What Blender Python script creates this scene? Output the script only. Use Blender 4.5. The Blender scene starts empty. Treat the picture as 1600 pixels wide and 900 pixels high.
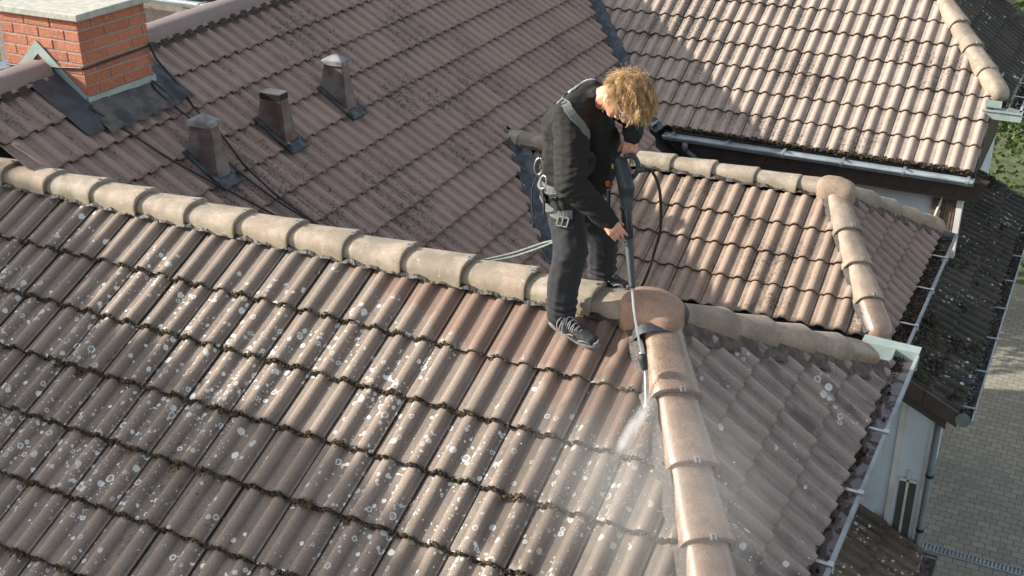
import bpy, bmesh, math, random
from math import sin, cos, pi, atan, atan2, radians, sqrt
from mathutils import Vector, Matrix, noise
from mathutils.bvhtree import BVHTree
V = Vector
random.seed(7)
scene = bpy.context.scene
COL = scene.collection

# ------------------------------------------------------------------ camera
cd = bpy.data.cameras.new('camera'); cam = bpy.data.objects.new('camera', cd); COL.objects.link(cam)
cr = V((0.89263577, 0.45077604, -0.0015315)); cu = V((-0.19491506, 0.3890337, 0.90036709)); cf = V((-0.40645971, 0.80340136, -0.43512843))
cam.matrix_world = Matrix(((cr.x, cu.x, -cf.x, 1.8827), (cr.y, cu.y, -cf.y, -5.3058), (cr.z, cu.z, -cf.z, 2.8108), (0, 0, 0, 1)))
cd.sensor_width = 36; cd.lens = 42.558; cd.clip_end = 500; cd.clip_start = .05
scene.camera = cam
# ------------------------------------------------------------------ light
SUN = V((-2.05, -.75, 1.0)).normalized()
world = bpy.data.worlds.new('World'); scene.world = world; world.use_nodes = True
wn = world.node_tree; bg = wn.nodes['Background']
sky = wn.nodes.new('ShaderNodeTexSky'); sky.sky_type = 'NISHITA'; sky.sun_disc = False
sky.sun_elevation = math.asin(SUN.z); sky.sun_rotation = atan2(SUN.x, SUN.y)
sky.air_density = 1.0; sky.dust_density = 2.0
hs = wn.nodes.new('ShaderNodeHueSaturation'); hs.inputs['Saturation'].default_value = .42
wn.links.new(sky.outputs[0], hs.inputs['Color']); wn.links.new(hs.outputs[0], bg.inputs[0]); bg.inputs[1].default_value = .15
sl = bpy.data.lights.new('sun', 'SUN'); sl.energy = 5.0; sl.angle = radians(.6); sl.color = (1, .93, .82)
so = bpy.data.objects.new('sun', sl); COL.objects.link(so); so.rotation_euler = (-SUN).to_track_quat('-Z', 'Y').to_euler()
scene.render.engine = 'CYCLES'
scene.view_settings.view_transform = 'Standard'; scene.view_settings.look = 'None'
scene.view_settings.exposure = .82; scene.view_settings.gamma = 1
scene.cycles.volume_step_rate = 2; scene.cycles.volume_bounces = 3

# ------------------------------------------------------------------ helpers
def tag(o, label=None, cat=None, group=None, kind=None):
    if label: o['label'] = label
    if cat: o['category'] = cat
    if group: o['group'] = group
    if kind: o['kind'] = kind
    return o
def empty(name, loc, label, cat, group=None):
    o = bpy.data.objects.new(name, None); COL.objects.link(o); o.location = loc; o.empty_display_size = .1
    return tag(o, label, cat, group)
def worldloc(p):
    l = V((0, 0, 0))
    while p: l = l + p.location; p = p.parent
    return l
def link(name, me, parent=None, mats=None):
    o = bpy.data.objects.new(name, me); COL.objects.link(o)
    if mats:
        for m in (mats if isinstance(mats, (list, tuple)) else [mats]): me.materials.append(m)
    if parent:
        o.parent = parent
        o.location = -worldloc(parent)
    return o
def from_bm(name, bm, parent=None, mats=None, smooth=None):
    me = bpy.data.meshes.new(name)
    if smooth is not None:
        for f in bm.faces: f.smooth = smooth
    bm.to_mesh(me); bm.free()
    return link(name, me, parent, mats)
def box(bm, lo, hi, bev=0, M=None):
    r = bmesh.ops.create_cube(bm, size=1)['verts']
    c = (V(lo) + V(hi)) / 2; s = V(hi) - V(lo)
    for v in r: v.co = V((v.co.x * s.x, v.co.y * s.y, v.co.z * s.z)) + c
    if bev:
        es = list({e for v in r for e in v.link_edges})
        n = bmesh.ops.bevel(bm, geom=es, offset=bev, segments=1, affect='EDGES')
        r = list({v for f in n['faces'] for v in f.verts} | {v for v in r if v.is_valid})
    if M is not None:
        for v in r: v.co = M @ v.co
    return r
def crom(pts, n=6):
    P = [V(p) for p in pts]; P = [2 * P[0] - P[1]] + P + [2 * P[-1] - P[-2]]; out = []
    for i in range(1, len(P) - 2):
        for k in range(n):
            t = k / n; a, b, c, d = P[i - 1:i + 3]
            out.append(.5 * ((2 * b) + (c - a) * t + (2 * a - 5 * b + 4 * c - d) * t * t + (3 * b - a - 3 * c + d) * t ** 3))
    out.append(P[-2]); return out
def tube(bm, pts, r, seg=8, caps=True, flat=None, up=V((0, 0, 1))):
    P = [V(p) for p in pts]; n = len(P); rings = []
    rr = r if isinstance(r, (list, tuple)) else [r] * n
    prev = None
    for i, p in enumerate(P):
        t = (P[min(i + 1, n - 1)] - P[max(i - 1, 0)]).normalized()
        if flat is not None:
            N = flat[i] if isinstance(flat, list) else flat
            a = N.cross(t).normalized(); b = t.cross(a)
        else:
            if prev is None: a = t.orthogonal().normalized()
            else: a = (prev - t * prev.dot(t)).normalized()
            b = t.cross(a); prev = a
        R = rr[i]; ra, rb = R if isinstance(R, tuple) else (R, R)
        rings.append([bm.verts.new(p + a * (ra * cos(2 * pi * k / seg)) + b * (rb * sin(2 * pi * k / seg))) for k in range(seg)])
    for A, B in zip(rings, rings[1:]):
        for k in range(seg):
            f = bm.faces.new((A[k], A[(k + 1) % seg], B[(k + 1) % seg], B[k])); f.smooth = True
    if caps:
        bm.faces.new(rings[0][::-1]); bm.faces.new(rings[-1])
    return rings
def tube_obj(name, pts, r, parent, m, seg=8, n=6):
    bm = bmesh.new(); tube(bm, crom(pts, n) if n else pts, r, seg); return from_bm(name, bm, parent, m)
def prism(bm, prof, p0, p1, a, b, close=True, cap=True):
    """sweep a 2-D profile [(x,y)] from p0 to p1; a,b are the profile axes"""
    r0 = [bm.verts.new(V(p0) + a * x + b * y) for x, y in prof]; r1 = [bm.verts.new(V(p1) + a * x + b * y) for x, y in prof]
    n = len(prof)
    for k in range(n if close else n - 1): bm.faces.new((r0[k], r0[(k + 1) % n], r1[(k + 1) % n], r1[k]))
    if close and cap: bm.faces.new(r0[::-1]); bm.faces.new(r1)
    return r0, r1

# ------------------------------------------------------------------ materials
class NT:
    def __init__(s, name):
        s.m = bpy.data.materials.new(name); s.m.use_nodes = True; s.t = s.m.node_tree
        s.b = s.t.nodes['Principled BSDF']; s.out = s.t.nodes['Material Output']
    def n(s, typ, **kw):
        x = s.t.nodes.new(typ)
        for k, v in kw.items():
            if k in x.inputs.keys() if isinstance(k, str) else False: s.set(x.inputs[k], v)
            else: setattr(x, k, v)
        return x
    def set(s, inp, v):
        if hasattr(v, 'is_output') or isinstance(v, bpy.types.NodeSocket): s.t.links.new(v, inp)
        else: inp.default_value = v
    def obj(s):
        if not hasattr(s, '_o'): s._o = s.t.nodes.new('ShaderNodeTexCoord').outputs['Object']
        return s._o
    def noise(s, scale, detail=4, rough=.55, vec=None, dist=0):
        x = s.t.nodes.new('ShaderNodeTexNoise'); x.inputs['Scale'].default_value = scale; x.inputs['Detail'].default_value = detail
        x.inputs['Roughness'].default_value = rough; x.inputs['Distortion'].default_value = dist
        s.t.links.new(vec or s.obj(), x.inputs['Vector']); return x.outputs['Fac']
    def math(s, op, a, b=0., c=0., clamp=False):
        x = s.t.nodes.new('ShaderNodeMath'); x.operation = op; x.use_clamp = clamp
        for i, v in enumerate((a, b, c)): s.set(x.inputs[i], v)
        return x.outputs[0]
    def step(s, v, lo, hi, a=0., b=1.):
        x = s.t.nodes.new('ShaderNodeMapRange'); x.interpolation_type = 'SMOOTHSTEP'
        s.set(x.inputs[0], v)
        if lo > hi: lo, hi, a, b = hi, lo, b, a
        for i, q in enumerate((lo, hi, a, b)): x.inputs[i + 1].default_value = q
        return x.outputs[0]
    def mix(s, fac, a, b, mode='MIX'):
        x = s.t.nodes.new('ShaderNodeMix'); x.data_type = 'RGBA'; x.blend_type = mode
        s.set(x.inputs[0], fac)
        for i, v in ((6, a), (7, b)):
            if isinstance(v, tuple) and len(v) == 3: v = v + (1,)
            s.set(x.inputs[i], v)
        return x.outputs[2]
    def sep(s, vec):
        x = s.t.nodes.new('ShaderNodeSeparateXYZ'); s.t.links.new(vec, x.inputs[0]); return x.outputs
    def bump(s, h, strength=.3, dist=.01):
        x = s.t.nodes.new('ShaderNodeBump'); x.inputs['Strength'].default_value = strength; x.inputs['Distance'].default_value = dist
        s.t.links.new(h, x.inputs['Height']); s.t.links.new(x.outputs[0], s.b.inputs['Normal'])
    def fin(s, col=None, rough=None, metal=None, spec=None):
        for k, v in (('Base Color', col), ('Roughness', rough), ('Metallic', metal), ('Specular IOR Level', spec)):
            if v is not None:
                if isinstance(v, tuple) and len(v) == 3: v = v + (1,)
                s.set(s.b.inputs[k], v)
        return s.m
def simple(name, col, rough=.6, metal=0., var=.25, scale=8, bump=.15, bscale=60, bd=.004, dark=None, rnd=0):
    t = NT(name); n = t.noise(scale, 5); c2 = dark or tuple(x * (1 - var) for x in col)
    c = t.mix(t.step(n, .35, .65), c2, col)
    if rnd:
        oi = t.t.nodes.new('ShaderNodeObjectInfo').outputs['Random']
        c = t.mix(t.math('MULTIPLY', oi, rnd), c, tuple(x * .55 for x in col))
    t.bump(t.noise(bscale, 3), bump, bd)
    return t.fin(c, rough, metal)

def tile_mat(name, c1, c2, pan, grime=.3, speck=.3, lichen=0., rough=.85, moss=0., clean=False, wet=0., streak=0., dcol=(.05, .043, .038)):
    t = NT(name); o = t.obj()
    at = t.t.nodes.new('ShaderNodeAttribute'); at.attribute_name = 'tc'
    sp = t.t.nodes.new('ShaderNodeSeparateColor'); t.t.links.new(at.outputs['Color'], sp.inputs[0])
    rnd, prof, low = sp.outputs
    c = t.mix(rnd, c1, c2)
    big = t.noise(1.3, 4, .6)
    med = t.noise(9, 5, .65)
    fine = t.noise(170, 3, .7)
    # dirt sits in the pans of the tile, crests stay cleaner
    panm = t.math('MULTIPLY', t.step(prof, .75, .05), t.step(med, .30, .62))
    c = t.mix(t.math('MULTIPLY', panm, .85), c, pan)
    # coarse grains of the worn concrete surface
    c = t.mix(t.step(fine, .52, .72), c, tuple(min(1, x * 1.45) for x in c1))
    c = t.mix(t.math('MULTIPLY', t.step(fine, .47, .30), .65), c, tuple(x * .45 for x in c2))
    gr = t.math('MULTIPLY', t.step(big, .42, .68), grime)
    gr = t.math('ADD', gr, t.math('MULTIPLY', t.step(med, .5, .75), grime * .6), clamp=True)
    c = t.mix(gr, c, tuple(x * .42 for x in c2))
    if streak:
        mp = t.t.nodes.new('ShaderNodeMapping'); mp.inputs['Scale'].default_value = streak; t.t.links.new(o, mp.inputs['Vector'])
        st = t.noise(1, 4, .6, mp.outputs[0]); c = t.mix(t.math('MULTIPLY', t.step(st, .48, .68), .75), c, dcol)
    if speck:
        sn = t.noise(42, 4, .75); thr = t.math('SUBTRACT', .72, t.math('MULTIPLY', t.step(big, .35, .65), speck * .28))
        thr = t.math('SUBTRACT', thr, t.math('MULTIPLY', t.step(prof, .6, .1), .03))
        sm = t.step(t.math('SUBTRACT', sn, thr), -.015, .03)
        c = t.mix(t.math('MULTIPLY', sm, .8), c, dcol)
    cl = None
    if clean:
        X, Y, Z = t.sep(o)
        s_ = t.math('MULTIPLY', Y, -1.134)
        lim = t.math('MULTIPLY_ADD', t.math('ADD', X, 1.95), .32, .12)
        lim = t.math('ADD', lim, t.math('MULTIPLY_ADD', t.noise(3.5, 4), .5, -.25))
        cl = t.step(t.math('SUBTRACT', lim, s_), -.03, .03)
        cc = t.mix(rnd, (.255, .172, .132), (.205, .138, .108))
        cc = t.mix(t.step(fine, .35, .65), tuple(x * .6 for x in (.28, .19, .15)), cc)
        cc = t.mix(t.math('MULTIPLY', t.step(med, .45, .7), .4), cc, (.16, .12, .10))
        c = t.mix(cl, c, cc)
    if lichen:
        wob = t.t.nodes.new('ShaderNodeTexNoise'); wob.inputs['Scale'].default_value = 60; t.t.links.new(o, wob.inputs['Vector'])
        vv = t.t.nodes.new('ShaderNodeVectorMath'); vv.operation = 'MULTIPLY_ADD'; t.t.links.new(wob.outputs['Color'], vv.inputs[0]); vv.inputs[1].default_value = (.011,) * 3
        t.t.links.new(o, vv.inputs[2])
        dens = t.noise(2.3, 2)
        if clean:
            Yl = t.sep(o)[1]; dens = t.math('MULTIPLY', dens, t.step(Yl, -.10, -.45, .80, 1.06))
        for sc, r0, r1, th in ((16, .15, .38, .56), (22.7, .12, .36, .55), (50, .12, .34, .30)):
            vo = t.t.nodes.new('ShaderNodeTexVoronoi'); vo.inputs['Scale'].default_value = sc; vo.inputs['Randomness'].default_value = 1
            t.t.links.new(vv.outputs[0], vo.inputs['Vector'])
            s2 = t.t.nodes.new('ShaderNodeSeparateColor'); t.t.links.new(vo.outputs['Color'], s2.inputs[0])
            R = t.math('MULTIPLY_ADD', s2.outputs[0], r1 - r0, r0)
            on = t.step(t.math('ADD', s2.outputs[1], t.math('MULTIPLY', t.math('SUBTRACT', dens, .54), 2.9)), 1 - lichen * th * .80, 1 - lichen * th * .80 + .02)
            d = vo.outputs['Distance']
            q = t.math('DIVIDE', d, R)
            disk = t.step(q, 1., .9); ring = t.math('MULTIPLY', disk, t.step(q, .55, .72))
            ringy = t.math('GREATER_THAN', s2.outputs[2], .45)
            core = t.math('MULTIPLY', disk, t.mix(ringy, (.9, .9, .9), (.15, .15, .15)))
            m = t.math('MULTIPLY', t.math('MAXIMUM', ring, core), on)
            m = t.math('MULTIPLY', m, t.step(fine, .25, .5, .6, 1.)); m = t.math('MULTIPLY', m, t.step(prof, .95, .4, .55, 1.))
            if cl is not None: m = t.math('MULTIPLY', m, t.math('SUBTRACT', 1., cl))
            c = t.mix(t.math('MULTIPLY', m, .95), c, (.74, .76, .72))
        # ochre lichen
        on = t.math('MULTIPLY', t.step(t.noise(14, 5, .7), .66, .72), t.step(t.noise(1.1, 2), .5, .62))
        c = t.mix(t.math('MULTIPLY', on, .8), c, (.36, .19, .045))
    if moss:
        mn = t.noise(11, 6, .7); mm = t.step(t.math('ADD', mn, t.math('MULTIPLY', t.noise(1.7, 3), .5)), .80, .95)
        c = t.mix(t.math('MULTIPLY', mm, moss), c, (.035, .035, .018))
        gl = t.step(t.noise(23, 5, .7), .60, .66); gl = t.math('MULTIPLY', gl, t.step(t.noise(1.6, 3), .48, .62))
        c = t.mix(t.math('MULTIPLY', gl, moss), c, (.20, .22, .16))
    wm = None
    if clean:
        X, Y, Z = t.sep(o); dx = t.math('SUBTRACT', X, .25); dy = t.math('ADD', Y, .95)
        dd = t.math('SQRT', t.math('ADD', t.math('MULTIPLY', dx, dx), t.math('MULTIPLY', dy, dy)))
        wm = t.step(t.math('ADD', dd, t.math('MULTIPLY_ADD', t.noise(4, 5), .7, -.35)), .75, .55)
        c = t.mix(t.math('MULTIPLY', wm, .45), c, (.07, .055, .042))
    # grime collecting along the lower edge
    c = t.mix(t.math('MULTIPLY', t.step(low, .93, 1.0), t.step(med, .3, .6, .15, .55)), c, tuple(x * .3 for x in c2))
    c = t.mix(t.math('MULTIPLY', t.math('SUBTRACT', 1., at.outputs['Alpha']), .88), c, (.035, .026, .02))  # tile front face painted dark as the shadow gap beneath it
    hb = t.math('ADD', t.math('MULTIPLY', fine, .5), med)
    t.bump(hb, .45, .006)
    r = rough
    if wet:
        r = t.step(t.noise(5, 3), .4, .6, rough - wet, rough - wet * .4)
    if wm is not None: r = t.math('SUBTRACT', rough, t.math('MAXIMUM', t.math('MULTIPLY', wm, .55), t.math('MULTIPLY', cl, .38)))
    return t.fin(c, r, 0., .4)

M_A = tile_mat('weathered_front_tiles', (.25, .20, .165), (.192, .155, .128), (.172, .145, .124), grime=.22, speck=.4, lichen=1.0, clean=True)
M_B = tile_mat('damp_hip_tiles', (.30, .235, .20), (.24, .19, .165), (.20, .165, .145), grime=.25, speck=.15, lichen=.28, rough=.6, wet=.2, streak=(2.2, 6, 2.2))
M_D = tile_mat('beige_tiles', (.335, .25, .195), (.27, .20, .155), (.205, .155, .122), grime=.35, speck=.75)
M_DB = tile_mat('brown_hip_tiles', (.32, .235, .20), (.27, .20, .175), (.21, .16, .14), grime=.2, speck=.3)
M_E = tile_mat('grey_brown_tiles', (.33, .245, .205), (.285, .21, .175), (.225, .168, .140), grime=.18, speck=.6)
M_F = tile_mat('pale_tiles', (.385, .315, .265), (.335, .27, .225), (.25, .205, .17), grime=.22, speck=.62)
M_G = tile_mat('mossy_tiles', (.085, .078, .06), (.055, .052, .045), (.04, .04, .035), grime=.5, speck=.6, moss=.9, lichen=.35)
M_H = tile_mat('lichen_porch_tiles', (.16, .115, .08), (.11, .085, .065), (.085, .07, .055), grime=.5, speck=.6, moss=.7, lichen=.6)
def capm():
    t = NT('ridge_cap_concrete'); o = t.obj(); n = t.noise(9, 6, .65); f = t.noise(170, 3, .7); oi = t.t.nodes.new('ShaderNodeObjectInfo').outputs['Random']
    vv = t.t.nodes.new('ShaderNodeVectorMath'); vv.operation = 'ADD'; t.t.links.new(o, vv.inputs[0]); cmb = t.t.nodes.new('ShaderNodeCombineXYZ'); t.t.links.new(t.math('MULTIPLY', oi, 37.), cmb.inputs[0]); t.t.links.new(cmb.outputs[0], vv.inputs[1]); o2 = vv.outputs[0]
    n = t.noise(9, 6, .65, o2); b = t.noise(3.2, 3, .6, o2); g = t.noise(28, 5, .7, o2)
    c = t.mix(t.step(n, .35, .65), (.265, .22, .17), (.40, .345, .275))
    c = t.mix(t.math('MULTIPLY', oi, .45), c, (.40, .28, .215))
    c = t.mix(t.math('MULTIPLY', t.step(b, .45, .62), .65), c, (.20, .17, .13)); c = t.mix(t.math('MULTIPLY', t.step(g, .55, .72), .5), c, (.20, .175, .13))
    c = t.mix(t.math('MULTIPLY', t.step(g, .42, .30), .5), c, (.58, .55, .48)); c = t.mix(t.step(f, .5, .32, 0, .45), c, (.16, .14, .11))
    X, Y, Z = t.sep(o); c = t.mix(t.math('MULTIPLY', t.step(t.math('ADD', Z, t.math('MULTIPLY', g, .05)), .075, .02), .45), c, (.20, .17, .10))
    t.bump(t.math('ADD', f, t.math('MULTIPLY', g, 1.5)), .6, .005); return t.fin(c, .9)
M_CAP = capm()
M_CAPE = simple('brown_ridge_cap', (.23, .18, .165), .6, var=.12, scale=3, bump=.1, bscale=150, bd=.002, rnd=.1)
def wetcap():
    t = NT('wet_ridge_cap'); n = t.noise(7, 6, .7); f = t.noise(150, 3, .75); g = t.noise(32, 4, .7)
    c = t.mix(t.step(n, .35, .65), (.155, .11, .08), (.27, .20, .145)); c = t.mix(t.step(f, .5, .68, 0, .6), c, (.38, .30, .23)); c = t.mix(t.step(f, .45, .30, 0, .85), c, (.09, .065, .05))
    c = t.mix(t.math('MULTIPLY', t.step(g, .5, .7), .55), c, (.14, .10, .075))
    oi = t.t.nodes.new('ShaderNodeObjectInfo').outputs['Random']; c = t.mix(t.math('MULTIPLY', oi, .4), c, (.26, .17, .13))
    t.bump(t.math('ADD', f, g), .35, .004)
    return t.fin(c, t.step(t.math('ADD', t.math('MULTIPLY', n, .5), t.math('MULTIPLY', f, .5)), .42, .60, .10, .42), 0., .8)
M_WET = wetcap()
def grit(name, c1, c2, dark, rough, spec=.4):
    t = NT(name); n = t.noise(6, 6, .7); f = t.noise(160, 3, .75); g = t.noise(30, 5, .7)
    c = t.mix(t.step(n, .35, .65), c1, c2); c = t.mix(t.step(f, .5, .7, 0, .6), c, tuple(min(1, x * 1.35) for x in c2)); c = t.mix(t.step(f, .45, .3, 0, .7), c, tuple(x * .5 for x in c1))
    c = t.mix(t.math('MULTIPLY', t.step(g, .5, .68), .6), c, dark); t.bump(t.math('ADD', f, t.math('MULTIPLY', g, 1.5)), .6, .005)
    return t.fin(c, t.step(n, .35, .65, rough, rough + .25), 0., spec)
M_DOME = grit('terracotta_dome', (.27, .155, .10), (.36, .235, .165), (.17, .115, .085), .40)
M_DOME2 = grit('tan_dome', (.27, .20, .145), (.35, .265, .195), (.19, .145, .11), .7)
M_ZINC = simple('zinc_sheet', (.36, .41, .44), .36, .30, var=.3, scale=5, bump=.1, bscale=30)
M_ZINCD = simple('dark_weathered_zinc', (.085, .10, .115), .5, .3, var=.55, scale=14, bump=.2, bscale=50, dark=(.035, .04, .045))
M_PALEZ = simple('pale_green_zinc', (.36, .44, .42), .5, .25, var=.2, scale=6)
M_LEAD = simple('dark_lead', (.07, .08, .09), .6, .2, var=.4, scale=9, bump=.4, bscale=25, bd=.01)
M_ROLL = simple('crumpled_ridge_roll', (.045, .030, .024), .6, .0, var=.8, scale=30, bump=.6, bscale=60, bd=.01, dark=(.02, .016, .014))
M_SILV = simple('silver_clip', (.65, .66, .66), .35, .9, var=.2)
M_MORTAR = simple('grey_brown_mortar', (.13, .105, .09), .9, var=.5, scale=20, bump=.8, bscale=40, bd=.012)
M_WALLB = simple('pale_blue_grey_render', (.60, .66, .70), .85, var=.12, scale=3, bump=.1, bscale=120)
M_WALLW = simple('white_render', (.66, .65, .61), .85, var=.18, scale=4, bump=.15, bscale=100)
M_DBROWN = simple('dark_brown_board', (.060, .043, .036), .6, var=.3, scale=5, bump=.1)
M_WOOD = simple('grey_brown_wood', (.16, .12, .09), .8, var=.5, scale=12, bump=.4)
M_PIPE = simple('grey_green_pipe', (.16, .20, .20), .5, .2, var=.25)
M_CONC = simple('lichened_concrete', (.46, .45, .39), .9, var=.25, scale=18, bump=.4, bscale=120)
M_BRICK = None
def brickm():
    t = NT('orange_red_brick'); at = t.t.nodes.new('ShaderNodeAttribute'); at.attribute_name = 'tc'
    sp = t.t.nodes.new('ShaderNodeSeparateColor'); t.t.links.new(at.outputs['Color'], sp.inputs[0])
    c = t.mix(sp.outputs[0], (.47, .175, .10), (.36, .125, .07)); n = t.noise(40, 5, .7)
    c = t.mix(t.step(n, .5, .7), c, (.56, .24, .14)); c = t.mix(t.math('MULTIPLY', t.step(t.noise(9, 4), .55, .7), .4), c, (.22, .08, .05))
    mp = t.t.nodes.new('ShaderNodeMapping'); mp.inputs['Scale'].default_value = (18, 18, 90); t.t.links.new(t.obj(), mp.inputs['Vector'])
    t.bump(t.math('ADD', t.noise(1, 4, .7, mp.outputs[0]), n), .7, .01); return t.fin(c, .85)
M_BRICK = brickm()
M_MORT = simple('pale_mortar', (.34, .32, .29), .9, var=.2, scale=30, bump=.3, bscale=200)
M_CABLE = simple('black_cable', (.02, .02, .022), .5, var=.2)
M_ROPE = simple('grey_green_rope', (.20, .23, .21), .7, var=.35, scale=60, bump=.5, bscale=150)
M_LEAF = None
def leafm():
    t = NT('green_leaves'); n = t.noise(2.5, 4); f = t.noise(30, 2)
    c = t.mix(t.step(n, .35, .65), (.025, .060, .012), (.085, .15, .028)); c = t.mix(t.math('MULTIPLY', t.step(f, .5, .7), .5), c, (.20, .27, .06))
    t.fin(c, .55)
    try: t.b.inputs['Transmission Weight'].default_value = 0
    except Exception: pass
    tr = t.t.nodes.new('ShaderNodeBsdfTranslucent'); t.t.links.new(c, tr.inputs[0]); ms = t.t.nodes.new('ShaderNodeMixShader'); ms.inputs[0].default_value = .35
    t.t.links.new(t.b.outputs[0], ms.inputs[1]); t.t.links.new(tr.outputs[0], ms.inputs[2]); t.t.links.new(ms.outputs[0], t.out.inputs[0]); return t.m
M_LEAF = leafm()
M_BARK = simple('bark', (.09, .07, .05), .9, var=.5, scale=10, bump=.8)

# ------------------------------------------------------------------ roof planes
class Plane:
    def __init__(s, o, az, t):
        s.o = V(o); s.d = V((cos(az), sin(az), -t)).normalized(); s.h = V((-sin(az), cos(az), 0)); s.n = s.h.cross(s.d); 
        if s.n.z < 0: s.n = -s.n
        s.n.normalize(); s.t = t
    def at(s, u, q, w=0): return s.o + s.h * u + s.d * q + s.n * w
    def z(s, x, y): return s.o.z - (s.n.x * (x - s.o.x) + s.n.y * (y - s.o.y)) / s.n.z
    def p(s, x, y, w=0): return V((x, y, s.z(x, y))) + s.n * w
PA = Plane((0, 0, 0), -pi / 2, .534)
PB = Plane((0, 0, 0), .02, .837)
PAb = Plane((0, 0, 0), pi / 2, .534)
PD = Plane((-.037, 4.656, -.937), -pi / 2 + .014, .561)
PDB = Plane((-.037, 4.656, -.937), -.002, .954)
PDb = Plane((-.037, 4.656, -.937), pi / 2 + .014, .561)
PE = Plane((-5.669, 4, .88), .035, .702)
PF = Plane((2, 7.152, -1.214), -pi / 2 + .003, .62)
PFh = Plane((.884, 7.821, -.80), 0, .817)
PG = Plane((1.299, 4.392, -2.70), 0, .474)
PH = Plane((1.205, 4.552, -4.30), 0, .56)
def inter(P, Q):
    d = P.n.cross(Q.n).normalized()
    if d.z > 0: d = -d
    M = Matrix((P.n, Q.n, d)); b = V((P.n.dot(P.o), Q.n.dot(Q.o), d.dot(P.o))); return M.inverted() @ b, d

TW = .30
def wave(u):
    h = 0
    for c in (.078, .228):
        d = abs(u - c) / .0425
        if d < 1: h = max(h, .033 * (1 - d ** 2.3) ** .85)
    return h
US = [-.010, .012, .032, .0357, .039, .044, .051, .059, .068, .078, .088, .097, .105, .112, .117, .1203, .124, .152, .182, .1857, .189, .194, .201, .209, .218, .228, .238, .247, .255, .262, .267, .2703, .288]
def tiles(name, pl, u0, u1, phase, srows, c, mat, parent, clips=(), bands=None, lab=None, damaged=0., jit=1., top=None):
    """rows of interlocking wave tiles; srows are the slope distances of their lower edges"""
    def build(sel, cl):
        bm = bmesh.new(); L = bm.verts.layers.float_color.new('tc')
        j0 = math.floor((u0 - phase) / TW); j1 = math.ceil((u1 - phase) / TW)
        for k, s1 in enumerate(srows):
            for j in range(j0, j1):
                ub = phase + j * TW
                if not sel(pl.at(ub + .15, s1 - c / 2)): continue
                rr = random.random(); jl = random.gauss(0, .0022) * jit; jr = random.gauss(0, .0016) * jit; js = random.gauss(0, .003) * jit
                ss = [-c - .035, -c * .5, -c * .12, -.004, 0]; rows = []
                for si, s in enumerate(ss):
                    f = 1 + s / c; lift = -.034 + .034 * max(0, f)
                    row = []
                    for u in US:
                        w = lift + wave(u) + jl + jr * (u - .15) / .15
                        if u < 0: w -= .009
                        if u == US[-1]: w = lift + .004 + jl + jr
                        if si == 4: w -= .003
                        v = bm.verts.new(pl.at(ub + u, s1 + s + js, w)); v[L] = (rr, wave(u) / .033, max(0, f), 1); row.append(v)
                    rows.append(row)
                for a, b in zip(rows, rows[1:]):
                    for i in range(len(US) - 1):
                        q = bm.faces.new((a[i], a[i + 1], b[i + 1], b[i])); q.smooth = True
                # front edge
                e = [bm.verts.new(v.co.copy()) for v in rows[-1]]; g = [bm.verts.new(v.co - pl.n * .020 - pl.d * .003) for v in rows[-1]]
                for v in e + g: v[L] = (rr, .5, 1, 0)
                for i in range(len(US) - 1): bm.faces.new((e[i], e[i + 1], g[i + 1], g[i]))
                # right flank
                e = [bm.verts.new(r[-1].co.copy()) for r in rows]; g = [bm.verts.new(v.co - pl.n * .012) for v in e]
                for v in e + g: v[L] = (rr, 0, 1, 1)
                for i in range(len(ss) - 1): bm.faces.new((e[i], g[i], g[i + 1], e[i + 1]))
        for co, no in cl:
            geom = bm.verts[:] + bm.edges[:] + bm.faces[:]
            bmesh.ops.bisect_plane(bm, geom=geom, plane_co=co, plane_no=no, clear_outer=True)
        return bm
    if not bands: bands = [(lambda p: True, clips)]
    main = None
    for sel, cl in bands:
        b = build(sel, cl)
        if main is None: main = b
        else:
            me = bpy.data.meshes.new('tmp'); b.to_mesh(me); b.free(); main.from_mesh(me); bpy.data.meshes.remove(me)
    bmesh.ops.recalc_face_normals(main, faces=main.faces) if False else None
    o = from_bm(name, main, parent, mat)
    if lab: o['label'] = lab
    # dark batten bed just under the tiles, so joints stay dark and no light leaks through
    return o
def bed(bm, pl, poly, off=-.055):
    vs = [bm.verts.new(pl.p(x, y, off)) for x, y in poly]; bm.faces.new(vs)
def hcut(P, Q, off, side):
    """vertical-ish cutting plane through the P/Q hip or valley line, moved by off; side = a point that is kept"""
    o, d = inter(P, Q); n = V((-d.y, d.x, 0)).normalized()
    if (V(side) - o).dot(n) > 0: n = -n
    return (o - n * off, n)

# ------------------------------------------------------------------ the house
house = empty('house', (-2.5, 3, -8), 'large house with brown wavy tiled roofs, brick chimney and zinc gutters under the worker', 'house')
M_BED = simple('dark_underlay', (.02, .018, .016), .9)
def roofpart(lab, polys):
    bm = bmesh.new()
    for pl, poly in polys: bed(bm, pl, poly)
    o = from_bm('roof', bm, house, M_BED); o['label'] = lab; return o
cosA = cos(atan(.534))
XA0 = -7.5
hipA, hipAd = inter(PA, PB)
hA_end = hipA + hipAd * 3
roofA = roofpart('front wing roof with lichen spots, topmost ridge under the worker', [
    (PA, [(XA0, 0), (0, 0), (1.06, -1.66), (1.06, -3.6), (XA0, -3.6)]), (PB, [(0, 0), (1.02, 1.60), (1.02, -1.63)]), (PAb, [(XA0, 0), (XA0, 1.66), (1.02, 1.66), (0, 0)])])
clA = [hcut(PA, PB, .03, (-3, -1, 0))]
def phase_from(pl, pt): return ((V(pt) - pl.o).dot(pl.h)) % TW
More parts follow.
